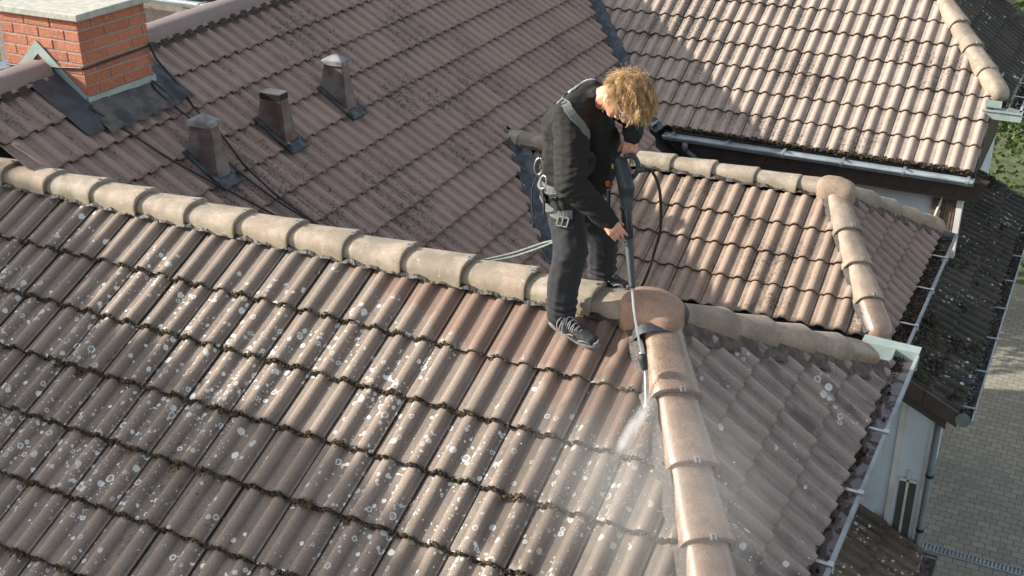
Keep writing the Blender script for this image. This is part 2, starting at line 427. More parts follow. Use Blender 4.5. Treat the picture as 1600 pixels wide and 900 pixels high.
tiles('tile_slope', PA, -7.4, 1.1, phase_from(PA, (-1.628, -1.07, -.572)), [.508 + .354 * k for k in range(9)], .354, M_A, roofA,
      bands=[(lambda p: p.y > -1.75, clA + [(V((0, -.06, 0)), V((0, 1, 0)))]), (lambda p: p.y <= -1.75, [(V((1.05, 0, 0)), V((1, 0, 0)))])],
      lab='front slope, spotted with white lichen and mossy tile edges')
tiles('tile_slope', PB, -2.2, 2.2, phase_from(PB, (.674, .311, -.57)), [.633 - .249 + .249 * k for k in range(5)], .249, M_B, roofA,
      clips=[hcut(PB, PA, .03, (1, 0, 0)), hcut(PB, PAb, .03, (1, 0, 0))], lab='shaded hip slope, damp and spattered by the jet')
tiles('tile_slope', PAb, -1.0, 7.4, .1, [.508 + .354 * k for k in range(4)], .354, M_E, roofA,
      clips=[hcut(PAb, PB, .03, (-3, 1, 0)), (V((0, .06, 0)), V((0, -1, 0))), (hcut(PAb, PE, .0, (0, 1, 0)))], lab='rear slope hidden behind the ridge')
# wing D
dO = PD.o
roofD = roofpart('middle wing roof with beige tiles, behind the worker', [
    (PD, [(-3.0, 4.656), (dO.x, dO.y), (.74, 3.37), (-2.0, 3.33)]), (PDB, [(dO.x, dO.y), (.74, 3.40), (.74, 5.95)]), (PDb, [(-3.0, 4.656), (dO.x, dO.y), (.74, 5.93), (-2.2, 6.0)])])
sD = [.495 + .322 * k for k in range(4)]
tiles('tile_slope', PD, -3.2, .9, phase_from(PD, (-.18, 4.505, -1.021)), sD, .322, M_D, roofD,
      clips=[hcut(PD, PDB, .03, (-1, 4, 0)), hcut(PD, PE, .075, (0, 4, 0)), (V((0, 4.60, 0)), V((0, 1, 0)))], lab='sunlit front slope of the middle wing')
tiles('tile_slope', PDB, -1.6, 1.6, .07, [.607 - .24 + .24 * k for k in range(4)], .24, M_DB, roofD,
      clips=[hcut(PDB, PD, .03, (1, 4.6, 0)), hcut(PDB, PDb, .03, (1, 4.6, 0)), (PDB.at(0, 1.10), PDB.d)], lab='small brown hip slope of the middle wing')
tiles('tile_slope', PDb, -.9, 3.2, .1, sD, .322, M_DB, roofD, clips=[hcut(PDb, PDB, .03, (-1, 5, 0)), hcut(PDb, PE, .05, (0, 5, 0)), (V((0, 4.71, 0)), V((0, -1, 0)))], lab='rear slope of the middle wing')
# main slope E
roofE = roofpart('main roof with vents and brick chimney, in the shade', [
    (PE, [(-5.05, .02), (-5.3, 12), (-2.0, 12), (-1.6, .02)]), (Plane((-5.01, 2, .42), pi + .035, .702), [(-4.98, .02), (-5.3, 12), (-8.5, 12), (-8.3, .02)])])
vD, vDd = inter(PE, PD); vF, vFd = inter(PE, PF)
LE = [lambda p: p.y < 4.656, lambda p: 4.656 <= p.y < 6.35, lambda p: p.y >= 6.35]
clE0 = [(V((0, -.06, 0)), V((0, -1, 0)))]; RDG = (PE.at(0, .755), -PE.d)
def flashcut(p): return True
tiles('tile_slope', PE, -4.1, 7.4, .02, [1.198 - .325 + .325 * k for k in range(14)], .325, M_E, roofE, bands=[
    (lambda p: p.y < 3.0, clE0 + [RDG, hcut(PE, PAb, .0, (-4, 2, 0))]),
    (lambda p: 3.0 <= p.y < 4.656, [RDG, hcut(PE, PD, .07, (-5, 4, 0))]),
    (lambda p: 4.656 <= p.y < 6.35, [RDG, hcut(PE, PDb, .03, (-5, 5.5, 0))]),
    (lambda p: p.y >= 6.35, [RDG, hcut(PE, PF, .07, (-5, 8, 0))])], lab='large shaded slope facing right, dark algae specks')
# F
roofF = roofpart('far wing roof with pale sunlit tiles and half hip', [
    (PF, [(-2.2, 6.86), (.86, 6.86), (.86, 7.8), (.0, 8.95), (-.0, 10), (-5.2, 10)]), (PFh, [(1.02, 7.66), (.0, 8.99), (1.02, 10.4)])])
PFh2 = PFh
tiles('tile_slope', PF, -6.6, -1.13, phase_from(PF, (-.325, 8.274, -.515)), [.335 - .335 * k for k in range(11)], .335, M_F, roofF,
      bands=[(lambda p: p.y < 7.72, [hcut(PF, PE, .07, (0, 7, 0)), (V((.875, 0, 0)), V((1, 0, 0)))]),
             (lambda p: p.y >= 7.72, [hcut(PF, PE, .07, (0, 8, 0)), hcut(PF, PFh, .02, (-2, 9, 0)), (V((.875, 0, 0)), V((1, 0, 0))), (V((0, 9.6, 0)), V((0, 1, 0)))])],
      lab='pale front slope of the far wing, shaded on its left')
PFb = Plane((0, 9.62, .31), pi / 2, .62)
tiles('tile_slope', PFh, -.8, 4.2, .05, [-.62 + .3 * k for k in range(4)], .30, M_G, roofF,
      clips=[hcut(PFh, PF, .02, (1, 9, 0)), hcut(PFh, PFb, .02, (1, 9.6, 0)), (PFh.at(0, .16), PFh.d)], lab='dark half hip slope of the far wing')

# ---- metal valleys
def strip(name, P, Q, t0, t1, w, lab=None, up=.004, mat=None):
    o, d = inter(P, Q); bm = bmesh.new(); n = V((-d.y, d.x, 0)).normalized(); rows = []
    N = 24
    for i in range(N + 1):
        c = o + d * (t0 + (t1 - t0) * i / N); r = []
        for s in (-1, -.5, 0, .5, 1):
            x = c + n * (w * s); pl = P if (x - o).dot(n) * sP(P, Q, o, n) > 0 else Q
            z = max(P.z(x.x, x.y), Q.z(x.x, x.y)) if True else 0
            r.append(bm.verts.new((x.x, x.y, z + up - (.012 if s == 0 else 0) + random.gauss(0, .001))))
        rows.append(r)
    for a, b in zip(rows, rows[1:]):
        for i in range(4): bm.faces.new((a[i], a[i + 1], b[i + 1], b[i])).smooth = True
    ob = from_bm(name, bm, roofE, mat or M_ZINCD)
    if lab: ob['label'] = lab
    return ob
def sP(P, Q, o, n): return 1
def tpar(P, Q, x):
    o, d = inter(P, Q); return (x - o.x) / d.x
strip('valley_flashing', PE, PF, tpar(PE, PF, -4.9), tpar(PE, PF, -2.45), .085, 'blue-grey metal valley below the far wing', .012)
strip('valley_flashing', PE, PD, tpar(PE, PD, -3.12), tpar(PE, PD, -1.9), .10, 'dark metal valley behind the worker', .012)
strip('valley_flashing', PE, PDb, tpar(PE, PDb, -3.05), tpar(PE, PDb, -1.9), .06, None, .0)
# flared end of the far valley at the gutter
bm = bmesh.new(); e0 = V((-2.60, 6.97, -1.372))
g = [[bm.verts.new(e0 + V((-.085 + .21 * i / 8, -.17 * j / 5, -.02 * j / 5 - .020 * sin(pi * i / 8) + .035 * (i / 8) ** 2 + .012 * sin(i * .9 + j)))) for i in range(9)] for j in range(6)]
for a, b in zip(g, g[1:]):
    for i in range(8): bm.faces.new((a[i], a[i + 1], b[i + 1], b[i])).smooth = True
from_bm('valley_end_flare', bm, roofE, M_ZINC)

# ---- ridge and hip caps
def cap_mesh(name, L, w0, w1, h0, h1, mat, lip=.010, drop=0.02, clip=True, blunt=False):
    bm = bmesh.new(); N = 18; rings = []
    st = [(0, 0, 0), (.3, .3, 0), (.6, .62, 0), (.82, .86, .15), (.93, .97, .5), (.975, 1, .4), (.992, 1, 0), (1.0, .99, -.5)]
    if blunt: st = [(0, 0, 0), (.3, .3, 0), (.6, .6, 0), (.8, .8, -.6), (.9, .9, -2.0), (.96, .96, -3.6), (1, 1, -6.5)]
    for s, f, l in st:
        w = w0 + (w1 - w0) * f + l * lip; h = h0 + (h1 - h0) * f + l * lip; r = []
        for k in range(N + 1):
            a = pi * k / N; ca, sa = cos(a), sin(a)
            r.append(bm.verts.new((s * L, w * math.copysign(abs(ca) ** .72, ca), h * max(sa, 0) ** .66 - (drop if k in (0, N) else 0))))
        rings.append(r)
    for a, b in zip(rings, rings[1:]):
        for k in range(N): bm.faces.new((a[k], b[k], b[k + 1], a[k + 1])).smooth = True
    # end face with thickness
    e = rings[-1]; c = [bm.verts.new(v.co.copy()) for v in e]
    i1 = [bm.verts.new(V((v.co.x - .002, v.co.y * (1 - .020 / w1), v.co.z * .80 - .003))) for v in e]
    i2 = [bm.verts.new(V((v.co.x - .10, v.co.y * (1 - .020 / w1), v.co.z * .80 - .003))) for v in e]
    for k in range(N): bm.faces.new((c[k], i1[k], i1[k + 1], c[k + 1])); bm.faces.new((i1[k], i2[k], i2[k + 1], i1[k + 1]))
    if blunt: bm.faces.new(c[::-1])
    me = bpy.data.meshes.new(name)
    # unevenness
    for v in bm.verts:
        v.co += V((0, 1, 1)) * noise.noise(v.co * 9 + V((L, w0, 3))) * .0016
    bm.to_mesh(me); bm.free(); me.materials.append(mat); return me
def clip_mesh():
    bm = bmesh.new(); box(bm, (-.006, -.014, -.002), (.020, -.006, .006)); box(bm, (-.006, .006, -.002), (.020, .014, .006)); box(bm, (-.012, -.014, .000), (-.004, .014, .007))
    me = bpy.data.meshes.new('clip'); bm.to_mesh(me); bm.free(); me.materials.append(M_SILV); return me
CLIP = clip_mesh()
def place_cap(me, name, p, xd, up, parent, clip=None, jit=1, label=None):
    o = bpy.data.objects.new(name, me); COL.objects.link(o)
    x = xd.normalized(); y = up.cross(x).normalized(); z = x.cross(y)
    R = Matrix((x, y, z)).transposed()
    J = Matrix.Rotation(random.gauss(0, .012) * jit, 3, 'Z') @ Matrix.Rotation(random.gauss(0, .015) * jit, 3, 'X') @ Matrix.Rotation(random.gauss(0, .006) * jit, 3, 'Y')
    o.parent = parent; o.matrix_local = Matrix.Translation(-worldloc(parent)) @ Matrix.Translation(p) @ (R @ J).to_4x4()
    if label: o['label'] = label
    if clip is not None:
        q = bpy.data.objects.new('clip', CLIP); COL.objects.link(q); q.parent = parent
        q.matrix_local = Matrix.Translation(-worldloc(parent)) @ Matrix.Translation(p) @ R.to_4x4() @ Matrix.Translation(clip)
    return o
capL = .385
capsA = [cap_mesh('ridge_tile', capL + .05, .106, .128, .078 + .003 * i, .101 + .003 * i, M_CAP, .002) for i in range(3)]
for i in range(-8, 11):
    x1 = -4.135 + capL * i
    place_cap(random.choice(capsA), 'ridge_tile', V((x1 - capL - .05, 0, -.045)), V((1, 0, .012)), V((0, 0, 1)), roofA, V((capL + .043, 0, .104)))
place_cap(capsA[0], 'ridge_tile', V((-.42, 0, -.050)), V((1, 0, 0)), V((0, 0, 1)), roofA)
capsD = [cap_mesh('ridge_tile', capL + .05, .098, .120, .076, .098, M_CAP, .003) for i in range(2)]
rd = V((1, .014, 0))
rD = lambda s: V((0, 4.656, -.937)) + V((s, s * .014, 0))
for i in range(-4, 5):
    s1 = -1.495 + capL * i
    place_cap(capsD[i % 2], 'ridge_tile', rD(s1 - capL - .05) + V((0, 0, -.045)), rd, V((0, 0, 1)), roofD)
    if i == -4: pass
place_cap(capsD[0], 'ridge_tile', rD(-3.08) + V((0, 0, -.03)), rd, V((0, 0, 1)), roofD)
place_cap(capsD[1], 'ridge_tile', rD(-.48) + V((0, 0, -.045)), rd, V((0, 0, 1)), roofD)
# hips
def hip_run(P, Q, start, n, L, me, name, parent, mat_up=0., clip=True, last=None, lift=.0, jit=1, side=None):
    o, d = inter(P, Q); up = (P.n + Q.n).normalized(); s0 = start
    for i in range(n):
        m = me if i < n - 1 or last is None else last
        sh = V((0, 0, 0)) if side is None else V(side) * max(0, 1 - i / 4)
        place_cap(m, name, o + d * (s0 + i * L) + up * lift + sh, (d + up * .015) * L - (V(side) / 4 if side is not None and i < 4 else V((0, 0, 0))), up, parent, V((L + .040, 0, .122)) if clip and i < n - 1 else None, jit)
o_, d_ = inter(PA, PB)
apexT = (V((0, 0, 0)) - o_).dot(d_)
wetc = cap_mesh('hip_tile', .445, .103, .132, .092, .120, M_WET, .003)
hip_run(PA, PB, apexT + .12, 6, .40, wetc, 'hip_tile', roofA, lift=-.055, side=(.045, .012, 0))
# back hip of wing A, seen from its shaded side
capH = cap_mesh('hip_tile', .41, .086, .114, .078, .108, M_CAP, .003)
capHb = cap_mesh('hip_tile', .42, .095, .100, .105, .10, M_WET, .010, blunt=True)
o_, d_ = inter(PAb, PB)
hip_run(PAb, PB, (V((0, 0, 0)) - o_).dot(d_) + .185, 5, .333, capH, 'hip_tile', roofA, clip=False, last=capHb, lift=-.035)
# D hips
o_, d_ = inter(PD, PDB)
capDh = cap_mesh('hip_tile', .43, .096, .122, .090, .118, M_CAP, .003); capDe = cap_mesh('hip_tile', .42, .100, .118, .104, .118, M_WET, .010, blunt=True)
hip_run(PD, PDB, (dO - o_).dot(d_) + .10, 4, .365, capDh, 'hip_tile', roofD, lift=-.05, last=capDe)
o_, d_ = inter(PDb, PDB)
capDh2 = cap_mesh('hip_tile', .41, .078, .102, .084, .112, M_CAP, .003)
hip_run(PDb, PDB, (dO - o_).dot(d_) + .14, 4, .355, capDh2, 'hip_tile', roofD, clip=False, lift=-.04)
# F half hip
o_, d_ = inter(PF, PFh)
cornF = (V((.93, 7.76, -.84)) - o_).dot(d_)
capF = cap_mesh('hip_tile', .43, .098, .122, .090, .116, M_CAP, .003); capFe = cap_mesh('hip_tile', .42, .108, .118, .115, .112, M_CAP, .010, blunt=True)
for i in range(4):
    L = .385
    up = (PF.n + PFh.n).normalized()
    place_cap(capFe if i == 3 else capF, 'hip_tile', o_ + d_ * (cornF - .38 - (3 - i) * L) + up * -.04, d_ + up * .015, up, roofF, V((.425, 0, .118)) if i < 3 else None)
o_, d_ = inter(PFb, PFh)
for i in range(3):
    up = (PFb.n + PFh.n).normalized()
    place_cap(capF, 'hip_tile', o_ + d_ * ((V((.3, 9.9, .1)) - o_).dot(d_) + i * .385), d_, up, roofF)
# E ridge
rE0 = V((-4.955, 0, .395)); rEd = V((-.035, 1, 0)).normalized()
capE = cap_mesh('ridge_tile', .45, .125, .13, .115, .118, M_CAPE, .006)
for i in range(0, 24):
    y = -.1 + .41 * i
    if .62 < y < 1.5 or (.25 < y + .41 < 1.2 and y > .36 and False): continue
    p = rE0 + rEd * y
    L = .41
    place_cap(capE, 'ridge_tile', p, rEd, V((0, 0, 1)), roofE, jit=.6)

# ---- ridge roll / mortar beds
def roll(pl, u0, u1, s0, s1, w0, w1, mat, parent, seed=0, amp=.010, name='ridge_roll', dirv=None, o=None):
    bm = bmesh.new(); n = int((u1 - u0) / .012); rows = []
    for i in range(n + 1):
        u = u0 + (u1 - u0) * i / n; r = []
        for j in range(5):
            f = j / 4
            p = pl.at(u, s0 + (s1 - s0) * f, w0 + (w1 - w0) * f)
            if o is not None: p = o + dirv * u + (pl.d if False else pl.n.cross(dirv)) * (s0 + (s1 - s0) * f) + pl.n * (w0 + (w1 - w0) * f)
            p = p + pl.n * (noise.noise(V((u * 38, f * 3, seed))) * amp + (sin(u * 2 * pi / .15) * .008 * f)) + pl.d * noise.noise(V((u * 20, f * 2, seed + 5))) * amp * (.3 + f)
            r.append(bm.verts.new(p))
        rows.append(r)
    for a, b in zip(rows, rows[1:]):
        for j in range(4): bm.faces.new((a[j], a[j + 1], b[j + 1], b[j]))
    return from_bm(name, bm, parent, mat)
roll(PA, -7.4, -.1, .08, .150, .022, .008, M_ROLL, roofA, 0, .007)
roll(PD, -2.95, -.15, .09, .145, .03, .012, M_ROLL, roofD, 3, .006)
roll(PE, -4, 8, .74, .90, .03, .012, M_ROLL, roofE, 6, .012)
def hipbed(P, Q, L0, L1, side, parent, mat, w0=.07, w1=.15, seed=1):
    o, d = inter(P, Q); t0 = (side[0] - o).dot(d) if False else 0
    n = d.cross(P.n).normalized()
    if n.dot(V(side) - o) < 0: n = -n
    bm = bmesh.new(); N = 90; rows = []
    for i in range(N + 1):
        t = L0 + (L1 - L0) * i / N; r = []
        for f in (0, .3, .7, 1):
            w = w0 + (w1 - w0) * f + noise.noise(V((t * 9, f, seed))) * .012
            r.append(bm.verts.new(o + d * t + n * w + P.n * (.04 - .036 * f + noise.noise(V((t * 25, f * 3, seed))) * .006)))
        rows.append(r)
    for a, b in zip(rows, rows[1:]):
        for j in range(3): bm.faces.new((a[j], a[j + 1], b[j + 1], b[j]))
    return from_bm('mortar_bed', bm, parent, mat)
o_, d_ = inter(PAb, PB); a0 = (V((0, 0, 0)) - o_).dot(d_)
hipbed(PB, PAb, a0 + .1, a0 + 2.0, (1, 0, -.8), roofA, M_MORTAR, .05, .19)
o_, d_ = inter(PA, PB); a0 = (V((0, 0, 0)) - o_).dot(d_)
hipbed(PA, PB, a0 + .1, a0 + 2.2, (-1, -1, -.5), roofA, M_ROLL, .08, .15, 4); hipbed(PB, PA, a0 + .1, a0 + 2.2, (1, 0, -.8), roofA, M_MORTAR, .06, .13, 5)
o_, d_ = inter(PDb, PDB); a0 = (dO - o_).dot(d_)
hipbed(PDB, PDb, a0 + .1, a0 + 1.6, (1, 4.6, -1.6), roofD, M_MORTAR, .04, .15, 7)
o_, d_ = inter(PD, PDB); a0 = (dO - o_).dot(d_)
hipbed(PD, PDB, a0 + .1, a0 + 1.55, (-1, 4, -1), roofD, M_ROLL, .08, .14, 8)

# ---- three-way ridge domes
def dome(p, sx, sy, sz, mat, parent, name='ridge_dome'):
    bm = bmesh.new(); bmesh.ops.create_uvsphere(bm, u_segments=40, v_segments=24, radius=1)
    for v in bm.verts:
        x, y, z = v.co
        q = (abs(x) ** 3.6 + abs(y) ** 3.2 + abs(z) ** 5.) ** (1 / 3.6); x, y, z = x / q, y / q, z / q
        # arms: bulge towards ridge, back hip and front hip
        a = atan2(y, x); m = 1 + .06 * cos(3 * (a + .5))
        # droop over the slopes
        X, Y, Z = x * sx * m, y * sy * m, z * sz
        v.co = V((X, Y, Z - .32 * max(0, abs(Y) - .03) * (1 if Y < 0 else .8) - .25 * max(0, X) ** 1.0))
    bmesh.ops.bisect_plane(bm, geom=bm.verts[:] + bm.edges[:] + bm.faces[:], plane_co=(0, 0, -.075), plane_no=(0, 0, -1), clear_outer=True)
    for v in bm.verts: v.co += V(p) + v.co.normalized() * noise.noise(v.co * 7) * .003
    return from_bm(name, bm, parent, mat, True)
dome((.025, -.015, -.012), .158, .150, .106, M_DOME, roofA)
dome((-.015, 4.64, -.955), .160, .140, .100, M_DOME2, roofD)
# lead collars where the hips leave the dome
def collar(P, Q, t0, t1, w, h, lift, parent):
    o, d = inter(P, Q); up = (P.n + Q.n).normalized(); y = up.cross(d).normalized(); bm = bmesh.new(); rows = []
    for i in range(5):
        t = t0 + (t1 - t0) * i / 4; r = []
        for k in range(15):
            a = pi * k / 14; ca, sa = cos(a), sin(a)
            ww = w * (1 + .02 * sin(k * 2.2 + i)); r.append(bm.verts.new(o + d * t + y * ww * math.copysign(abs(ca) ** .8, ca) + up * (lift + h * sa ** .72 + noise.noise(V((i, k * .8, t))) * .004 - (.03 if k in (0, 14) else 0))))
        rows.append(r)
    for a, b in zip(rows, rows[1:]):
        for k in range(14): bm.faces.new((a[k], b[k], b[k + 1], a[k + 1])).smooth = True
    from_bm('lead_collar', bm, parent, M_LEAD)
o_, d_ = inter(PA, PB); a0 = (V((0, 0, 0)) - o_).dot(d_); collar(PA, PB, a0 + .150, a0 + .205, .122, .112, -.050, roofA)
o_, d_ = inter(PAb, PB); a0 = (V((0, 0, 0)) - o_).dot(d_); collar(PAb, PB, a0 + .145, a0 + .20, .098, .100, -.033, roofA)

# ---- gutters
def water():
    t = NT('murky_water_painted_reflection'); n = t.noise(9, 5, .7, dist=.6); 
    m = t.step(n, .50, .56)
    c = t.mix(m, (.20, .165, .155), (.045, .018, .010)); t.bump(t.noise(20, 3), .06, .01)  # pinkish grey paints in the reflected sky and wall, dark brown is film
    return t.fin(c, t.step(n, .48, .58, .08, .5), 0., .6)
M_WATER = water()
def debris_obj(name, pts, mat, parent, r=.006, seed=3, n=1, lab=None):
    rnd = random.Random(seed); vs = []; fs = []
    base = [V((1, 0, 0)), V((-1, 0, 0)), V((0, 1, 0)), V((0, -1, 0)), V((0, 0, 1)), V((0, 0, -1))]
    tri = [(0, 2, 4), (2, 1, 4), (1, 3, 4), (3, 0, 4), (2, 0, 5), (1, 2, 5), (3, 1, 5), (0, 3, 5)]
    for p in pts:
        k = len(vs); s = r * rnd.uniform(.5, 1.6)
        R = Matrix.Rotation(rnd.uniform(0, 6), 3, 'Z') @ Matrix.Rotation(rnd.uniform(0, 6), 3, 'X')
        sc = V((rnd.uniform(.7, 1.6), rnd.uniform(.7, 1.3), rnd.uniform(.5, 1.)))
        for b in base:
            q = R @ V((b.x * sc.x, b.y * sc.y, b.z * sc.z)); vs.append(V(p) + q * s * rnd.uniform(.8, 1.2))
        fs += [tuple(i + k for i in t) for t in tri]
    me = bpy.data.meshes.new(name); me.from_pydata(vs, [], fs)
    return link(name, me, parent, mat)
M_MOSS = simple('dry_dark_moss', (.075, .055, .028), .95, var=.7, scale=25, bump=1, bscale=200, bd=.004, dark=(.018, .015, .010))
M_LITTER = simple('leaf_litter', (.10, .065, .035), .9, var=.8, scale=30, dark=(.015, .012, .01))
def box_gutter(p0, p1, side, w, dp, parent, lab, waterz=.035, brk=.66, ph=.3, ends=True):
    """open box gutter; side = unit vector pointing away from the roof"""
    p0, p1, side = V(p0), V(p1), V(side); d = (p1 - p0).normalized(); L = (p1 - p0).length; Z = V((0, 0, 1))
    g = bmesh.new(); t = .004
    prof = [(0, .02), (0, -dp), (w, -dp), (w, 0), (w + .022, .004), (w + .026, -.012), (w + .012, -.018), (w + t, -.02), (w + t, -dp - t), (-t, -dp - t), (-t, .02)]
    prism(g, prof, p0, p1, side, Z)
    for q in (p0, p1):
        if ends: prism(g, [(-t, .02), (-t, -dp), (w + t, -dp), (w + t, .0)], q - d * .003, q + d * .003, side, Z)
    go = from_bm('gutter', g, house, M_ZINC); go['label'] = lab
    wb = bmesh.new(); n = int(L / .05)
    r = [[wb.verts.new(p0 + d * (L * i / n) + side * x + Z * (-waterz)) for x in (.001, w - .001)] for i in range(n + 1)]
    for a, b in zip(r, r[1:]): wb.faces.new((a[0], a[1], b[1], b[0]))
    from_bm('gutter_water', wb, go, M_WATER)
    k = 0; x = ph
    while x < L:
        bm = bmesh.new(); c = p0 + d * x; k += 1
        prism(bm, [(-.05, .012), (w + .004, .006), (w + .004, .001), (-.05, .006)], c - d * .012, c + d * .012, side, Z)
        prism(bm, [(w - .002, .012), (w + .03, .012), (w + .034, -.03), (w + .028, -.03), (w + .026, .006), (w - .002, .006)], c - d * .018, c + d * .018, side, Z)
        from_bm('bracket', bm, go, M_SILV); x += brk
    return go
gA = box_gutter((1.005, 1.86, -.925), (1.005, -2.0, -.925), (1, 0, 0), .125, .10, house, 'zinc box gutter full of water below the damp hip slope', brk=.66, ph=1.0, waterz=.04)
gD = box_gutter((.745, 5.95, -1.70), (.745, 3.25, -1.70), (1, 0, 0), .13, .10, house, 'zinc box gutter with leaf litter at the middle wing', brk=.74, ph=.62, waterz=.05)
bmx = bmesh.new()
# pale sheet flange at the gutter corner of the front wing
prism(bmx, [(0, .01), (.36, -.0), (.36, -.006), (0, .004)], (.79, 1.86, -.905), (.79, 1.95, -.905), V((1, 0, 0)), V((0, 0, 1)))
box(bmx, (.79, 1.85, -1.03), (1.15, 1.862, -.90)); from_bm('gutter_corner_flange', bmx, gA, M_PALEZ)
pts = []
rn = random.Random(5)
for i in range(900):
    y = rn.choice([rn.gauss(-.0, .08), rn.gauss(.62, .05), rn.gauss(-.5, .15), rn.gauss(1.75, .06), rn.uniform(-1.5, 1.8)])
    pts.append((1.005 + abs(rn.gauss(0, .03)), y, -.965 + rn.uniform(-.01, .012)))
debris_obj('gutter_litter', pts, M_MOSS, gA, .008, 4)
pts = [(.75 + rn.random() ** 1.5 * .11, rn.choice([rn.gauss(4.9, .5), rn.uniform(3.3, 5.9), rn.gauss(3.9, .2)]), -1.745 + rn.uniform(-.012, .03)) for i in range(1700)]
pts = [p for p in pts if 3.27 < p[1] < 5.93]
debris_obj('gutter_litter', pts, M_LITTER, gD, .010, 5)
def round_gutter(p0, p1, out, r, parent, lab, brk, ph, seal=(True, True)):
    p0, p1, out = V(p0), V(p1), V(out); Z = V((0, 0, 1)); d = (p1 - p0).normalized(); L = (p1 - p0).length
    g = bmesh.new(); n = 12
    prof = [(r * cos(pi + pi * k / n), r * sin(pi + pi * k / n)) for k in range(n + 1)] + [(r + .004, .008), (r + .016, .006), (r + .018, -.006), (r + .006, -.01)] + [((r + .004) * cos(-pi * k / n), (r + .004) * sin(-pi * k / n)) for k in range(1, n + 1)] 
    prism(g, prof, p0, p1, out, Z)
    for s, q in zip(seal, (p0, p1)):
        if s: prism(g, [(r * cos(pi + pi * k / n), r * sin(pi + pi * k / n)) for k in range(n + 1)], q - d * .004, q + d * .004, out, Z)
    for f in g.faces: f.smooth = False
    go = from_bm('gutter', g, parent, M_ZINC); go['label'] = lab
    x = ph
    while x < L:
        bm = bmesh.new(); c = p0 + d * x
        prism(bm, [((r + .009) * cos(-pi * k / n), (r + .009) * sin(-pi * k / n)) for k in range(0, 9)] + [((r + .003) * cos(-pi * k / n), (r + .003) * sin(-pi * k / n)) for k in range(8, -1, -1)], c - d * .014, c + d * .014, out, Z)
        prism(bm, [(-r - .02, .012), (r + .014, .016), (r + .022, .012), (r + .02, -.012), (r + .012, -.012), (r + .012, .008), (-r - .02, .004)], c - d * .014, c + d * .014, out, Z)
        from_bm('bracket', bm, go, M_ZINC); x += brk
    return go
zF = -1.455
gF = round_gutter((-2.36, 6.795, zF), (.885, 6.795, zF), (0, -1, 0), .060, house, 'long half-round zinc gutter below the pale far slope', .62, .09)
bm = bmesh.new(); tube(bm, [(-2.12, 6.80, zF - .05), (-2.12, 6.82, zF - .16)], .035, 12); from_bm('spout', bm, gF, M_ZINC)
bm = bmesh.new(); tube(bm, crom([(-2.12, 6.84, zF - .16), (-1.9, 6.88, zF - .32), (-1.55, 6.93, zF - .5)], 4), .03, 10); from_bm('drain_pipe', bm, gF, M_PIPE)
gFh = box_gutter((1.03, 10.6, -.93), (1.03, 7.62, -.93), (1, 0, 0), .105, .09, house, 'zinc box gutter at the half hip beside the trees', brk=.55, ph=.3, waterz=.06)
bm = bmesh.new(); prism(bm, [(0, .0), (0, -.09), (.11, -.09), (.11, 0), (.13, .003), (.13, -.014), (.114, -.018), (.114, -.094), (-.004, -.094), (-.004, .0)], (.79, 7.62, -.93), (1.17, 7.62, -.93), V((0, -1, 0)), V((0, 0, 1)))
box(bm, (.80, 7.60, -.93), (.96, 7.62, -.86)); from_bm('gutter_return', bm, gFh, M_PALEZ)
pts = [(1.04 + rn.random() * .08, rn.uniform(7.65, 9.5), -.975 + rn.uniform(-.01, .02)) for i in range(500)]
debris_obj('gutter_litter', pts, M_MOSS, gFh, .008, 9)

# ---- walls of the house
def wall(lo, hi, mat, lab=None, parent=house, name='wall'):
    bm = bmesh.new(); box(bm, lo, hi); o = from_bm(name, bm, parent, mat)
    if lab: o['label'] = lab
    return o
wall((-8.0, -3.2, -8), (.70, .9, -2.05), M_WALLB, 'wall of the front wing'); wall((-7, -1.3, -2.05), (.70, .9, -1.1), M_WALLB)
wall((-5, 1.0, -8), (.55, 4.2, -2.2), M_WALLB); wall((-5, 3.7, -2.2), (.50, 5.6, -1.85), M_WALLB)
wall((-7.9, 4, -8), (-3.5, 11.5, -1.0), M_WALLB)
wall((-5, 7.12, -8), (.62, 12.2, -1.55), M_WALLB, 'pale blue-grey wall below the far gutter'); wall((-4, 8.2, -1.55), (.62, 10.5, -1.0), M_WALLB)
wall((-7.7, .05, -3), (-5.6, 4, -.3), M_WALLB)
# flat lead valley box between middle and far wings
wall((-2.6, 5.95, -2.25), (.6, 7.1, -2.22), M_ZINCD, None, house, 'valley_floor')
wall((-6, 1.6, -1.15), (.9, 3.4, -1.12), M_ZINCD, None, house, 'valley_floor') if False else None
# fascia panels under the far gutter
bm = bmesh.new(); x = -2.4
while x < .86:
    w = .245
    vs = [(x, 0), (x + w - .006, 0), (x + w - .09, -.20), (x - .084, -.20)]
    prism(bm, vs, (0, 6.90, -1.475), (0, 6.915, -1.475), V((1, 0, 0)), V((0, 0, 1))); x += w
from_bm('fascia', bm, house, M_DBROWN)['label'] = 'dark brown slate fascia under the far gutter'
wall((-2.4, 6.915, -1.73), (.86, 6.93, -1.46), M_DBROWN, None, house, 'fascia_board'); wall((-2.4, 6.93, -1.68), (.86, 7.12, -1.66), M_DBROWN, None, house, 'soffit')
wall((.621, 7.13, -2.6), (.632, 12.2, -1.45), M_DBROWN, None, house, 'side_cladding')
# slatted timber panel and pale strut at the right end
bm = bmesh.new()
for i in range(9): box(bm, (.50 + i * .026, 7.06 - .004 * (i % 2), -2.6), (.522 + i * .026, 7.10, -1.69), .002)
from_bm('timber_cladding', bm, house, M_WOOD)
bm = bmesh.new(); tube(bm, [(.60, 7.03, -1.72), (.52, 7.03, -2.15)], .014, 6); from_bm('strut', bm, house, M_WALLW)
wall((.745, 7.0, -2.4), (.80, 7.12, -1.68), M_WALLW, None, house, 'corner_post')
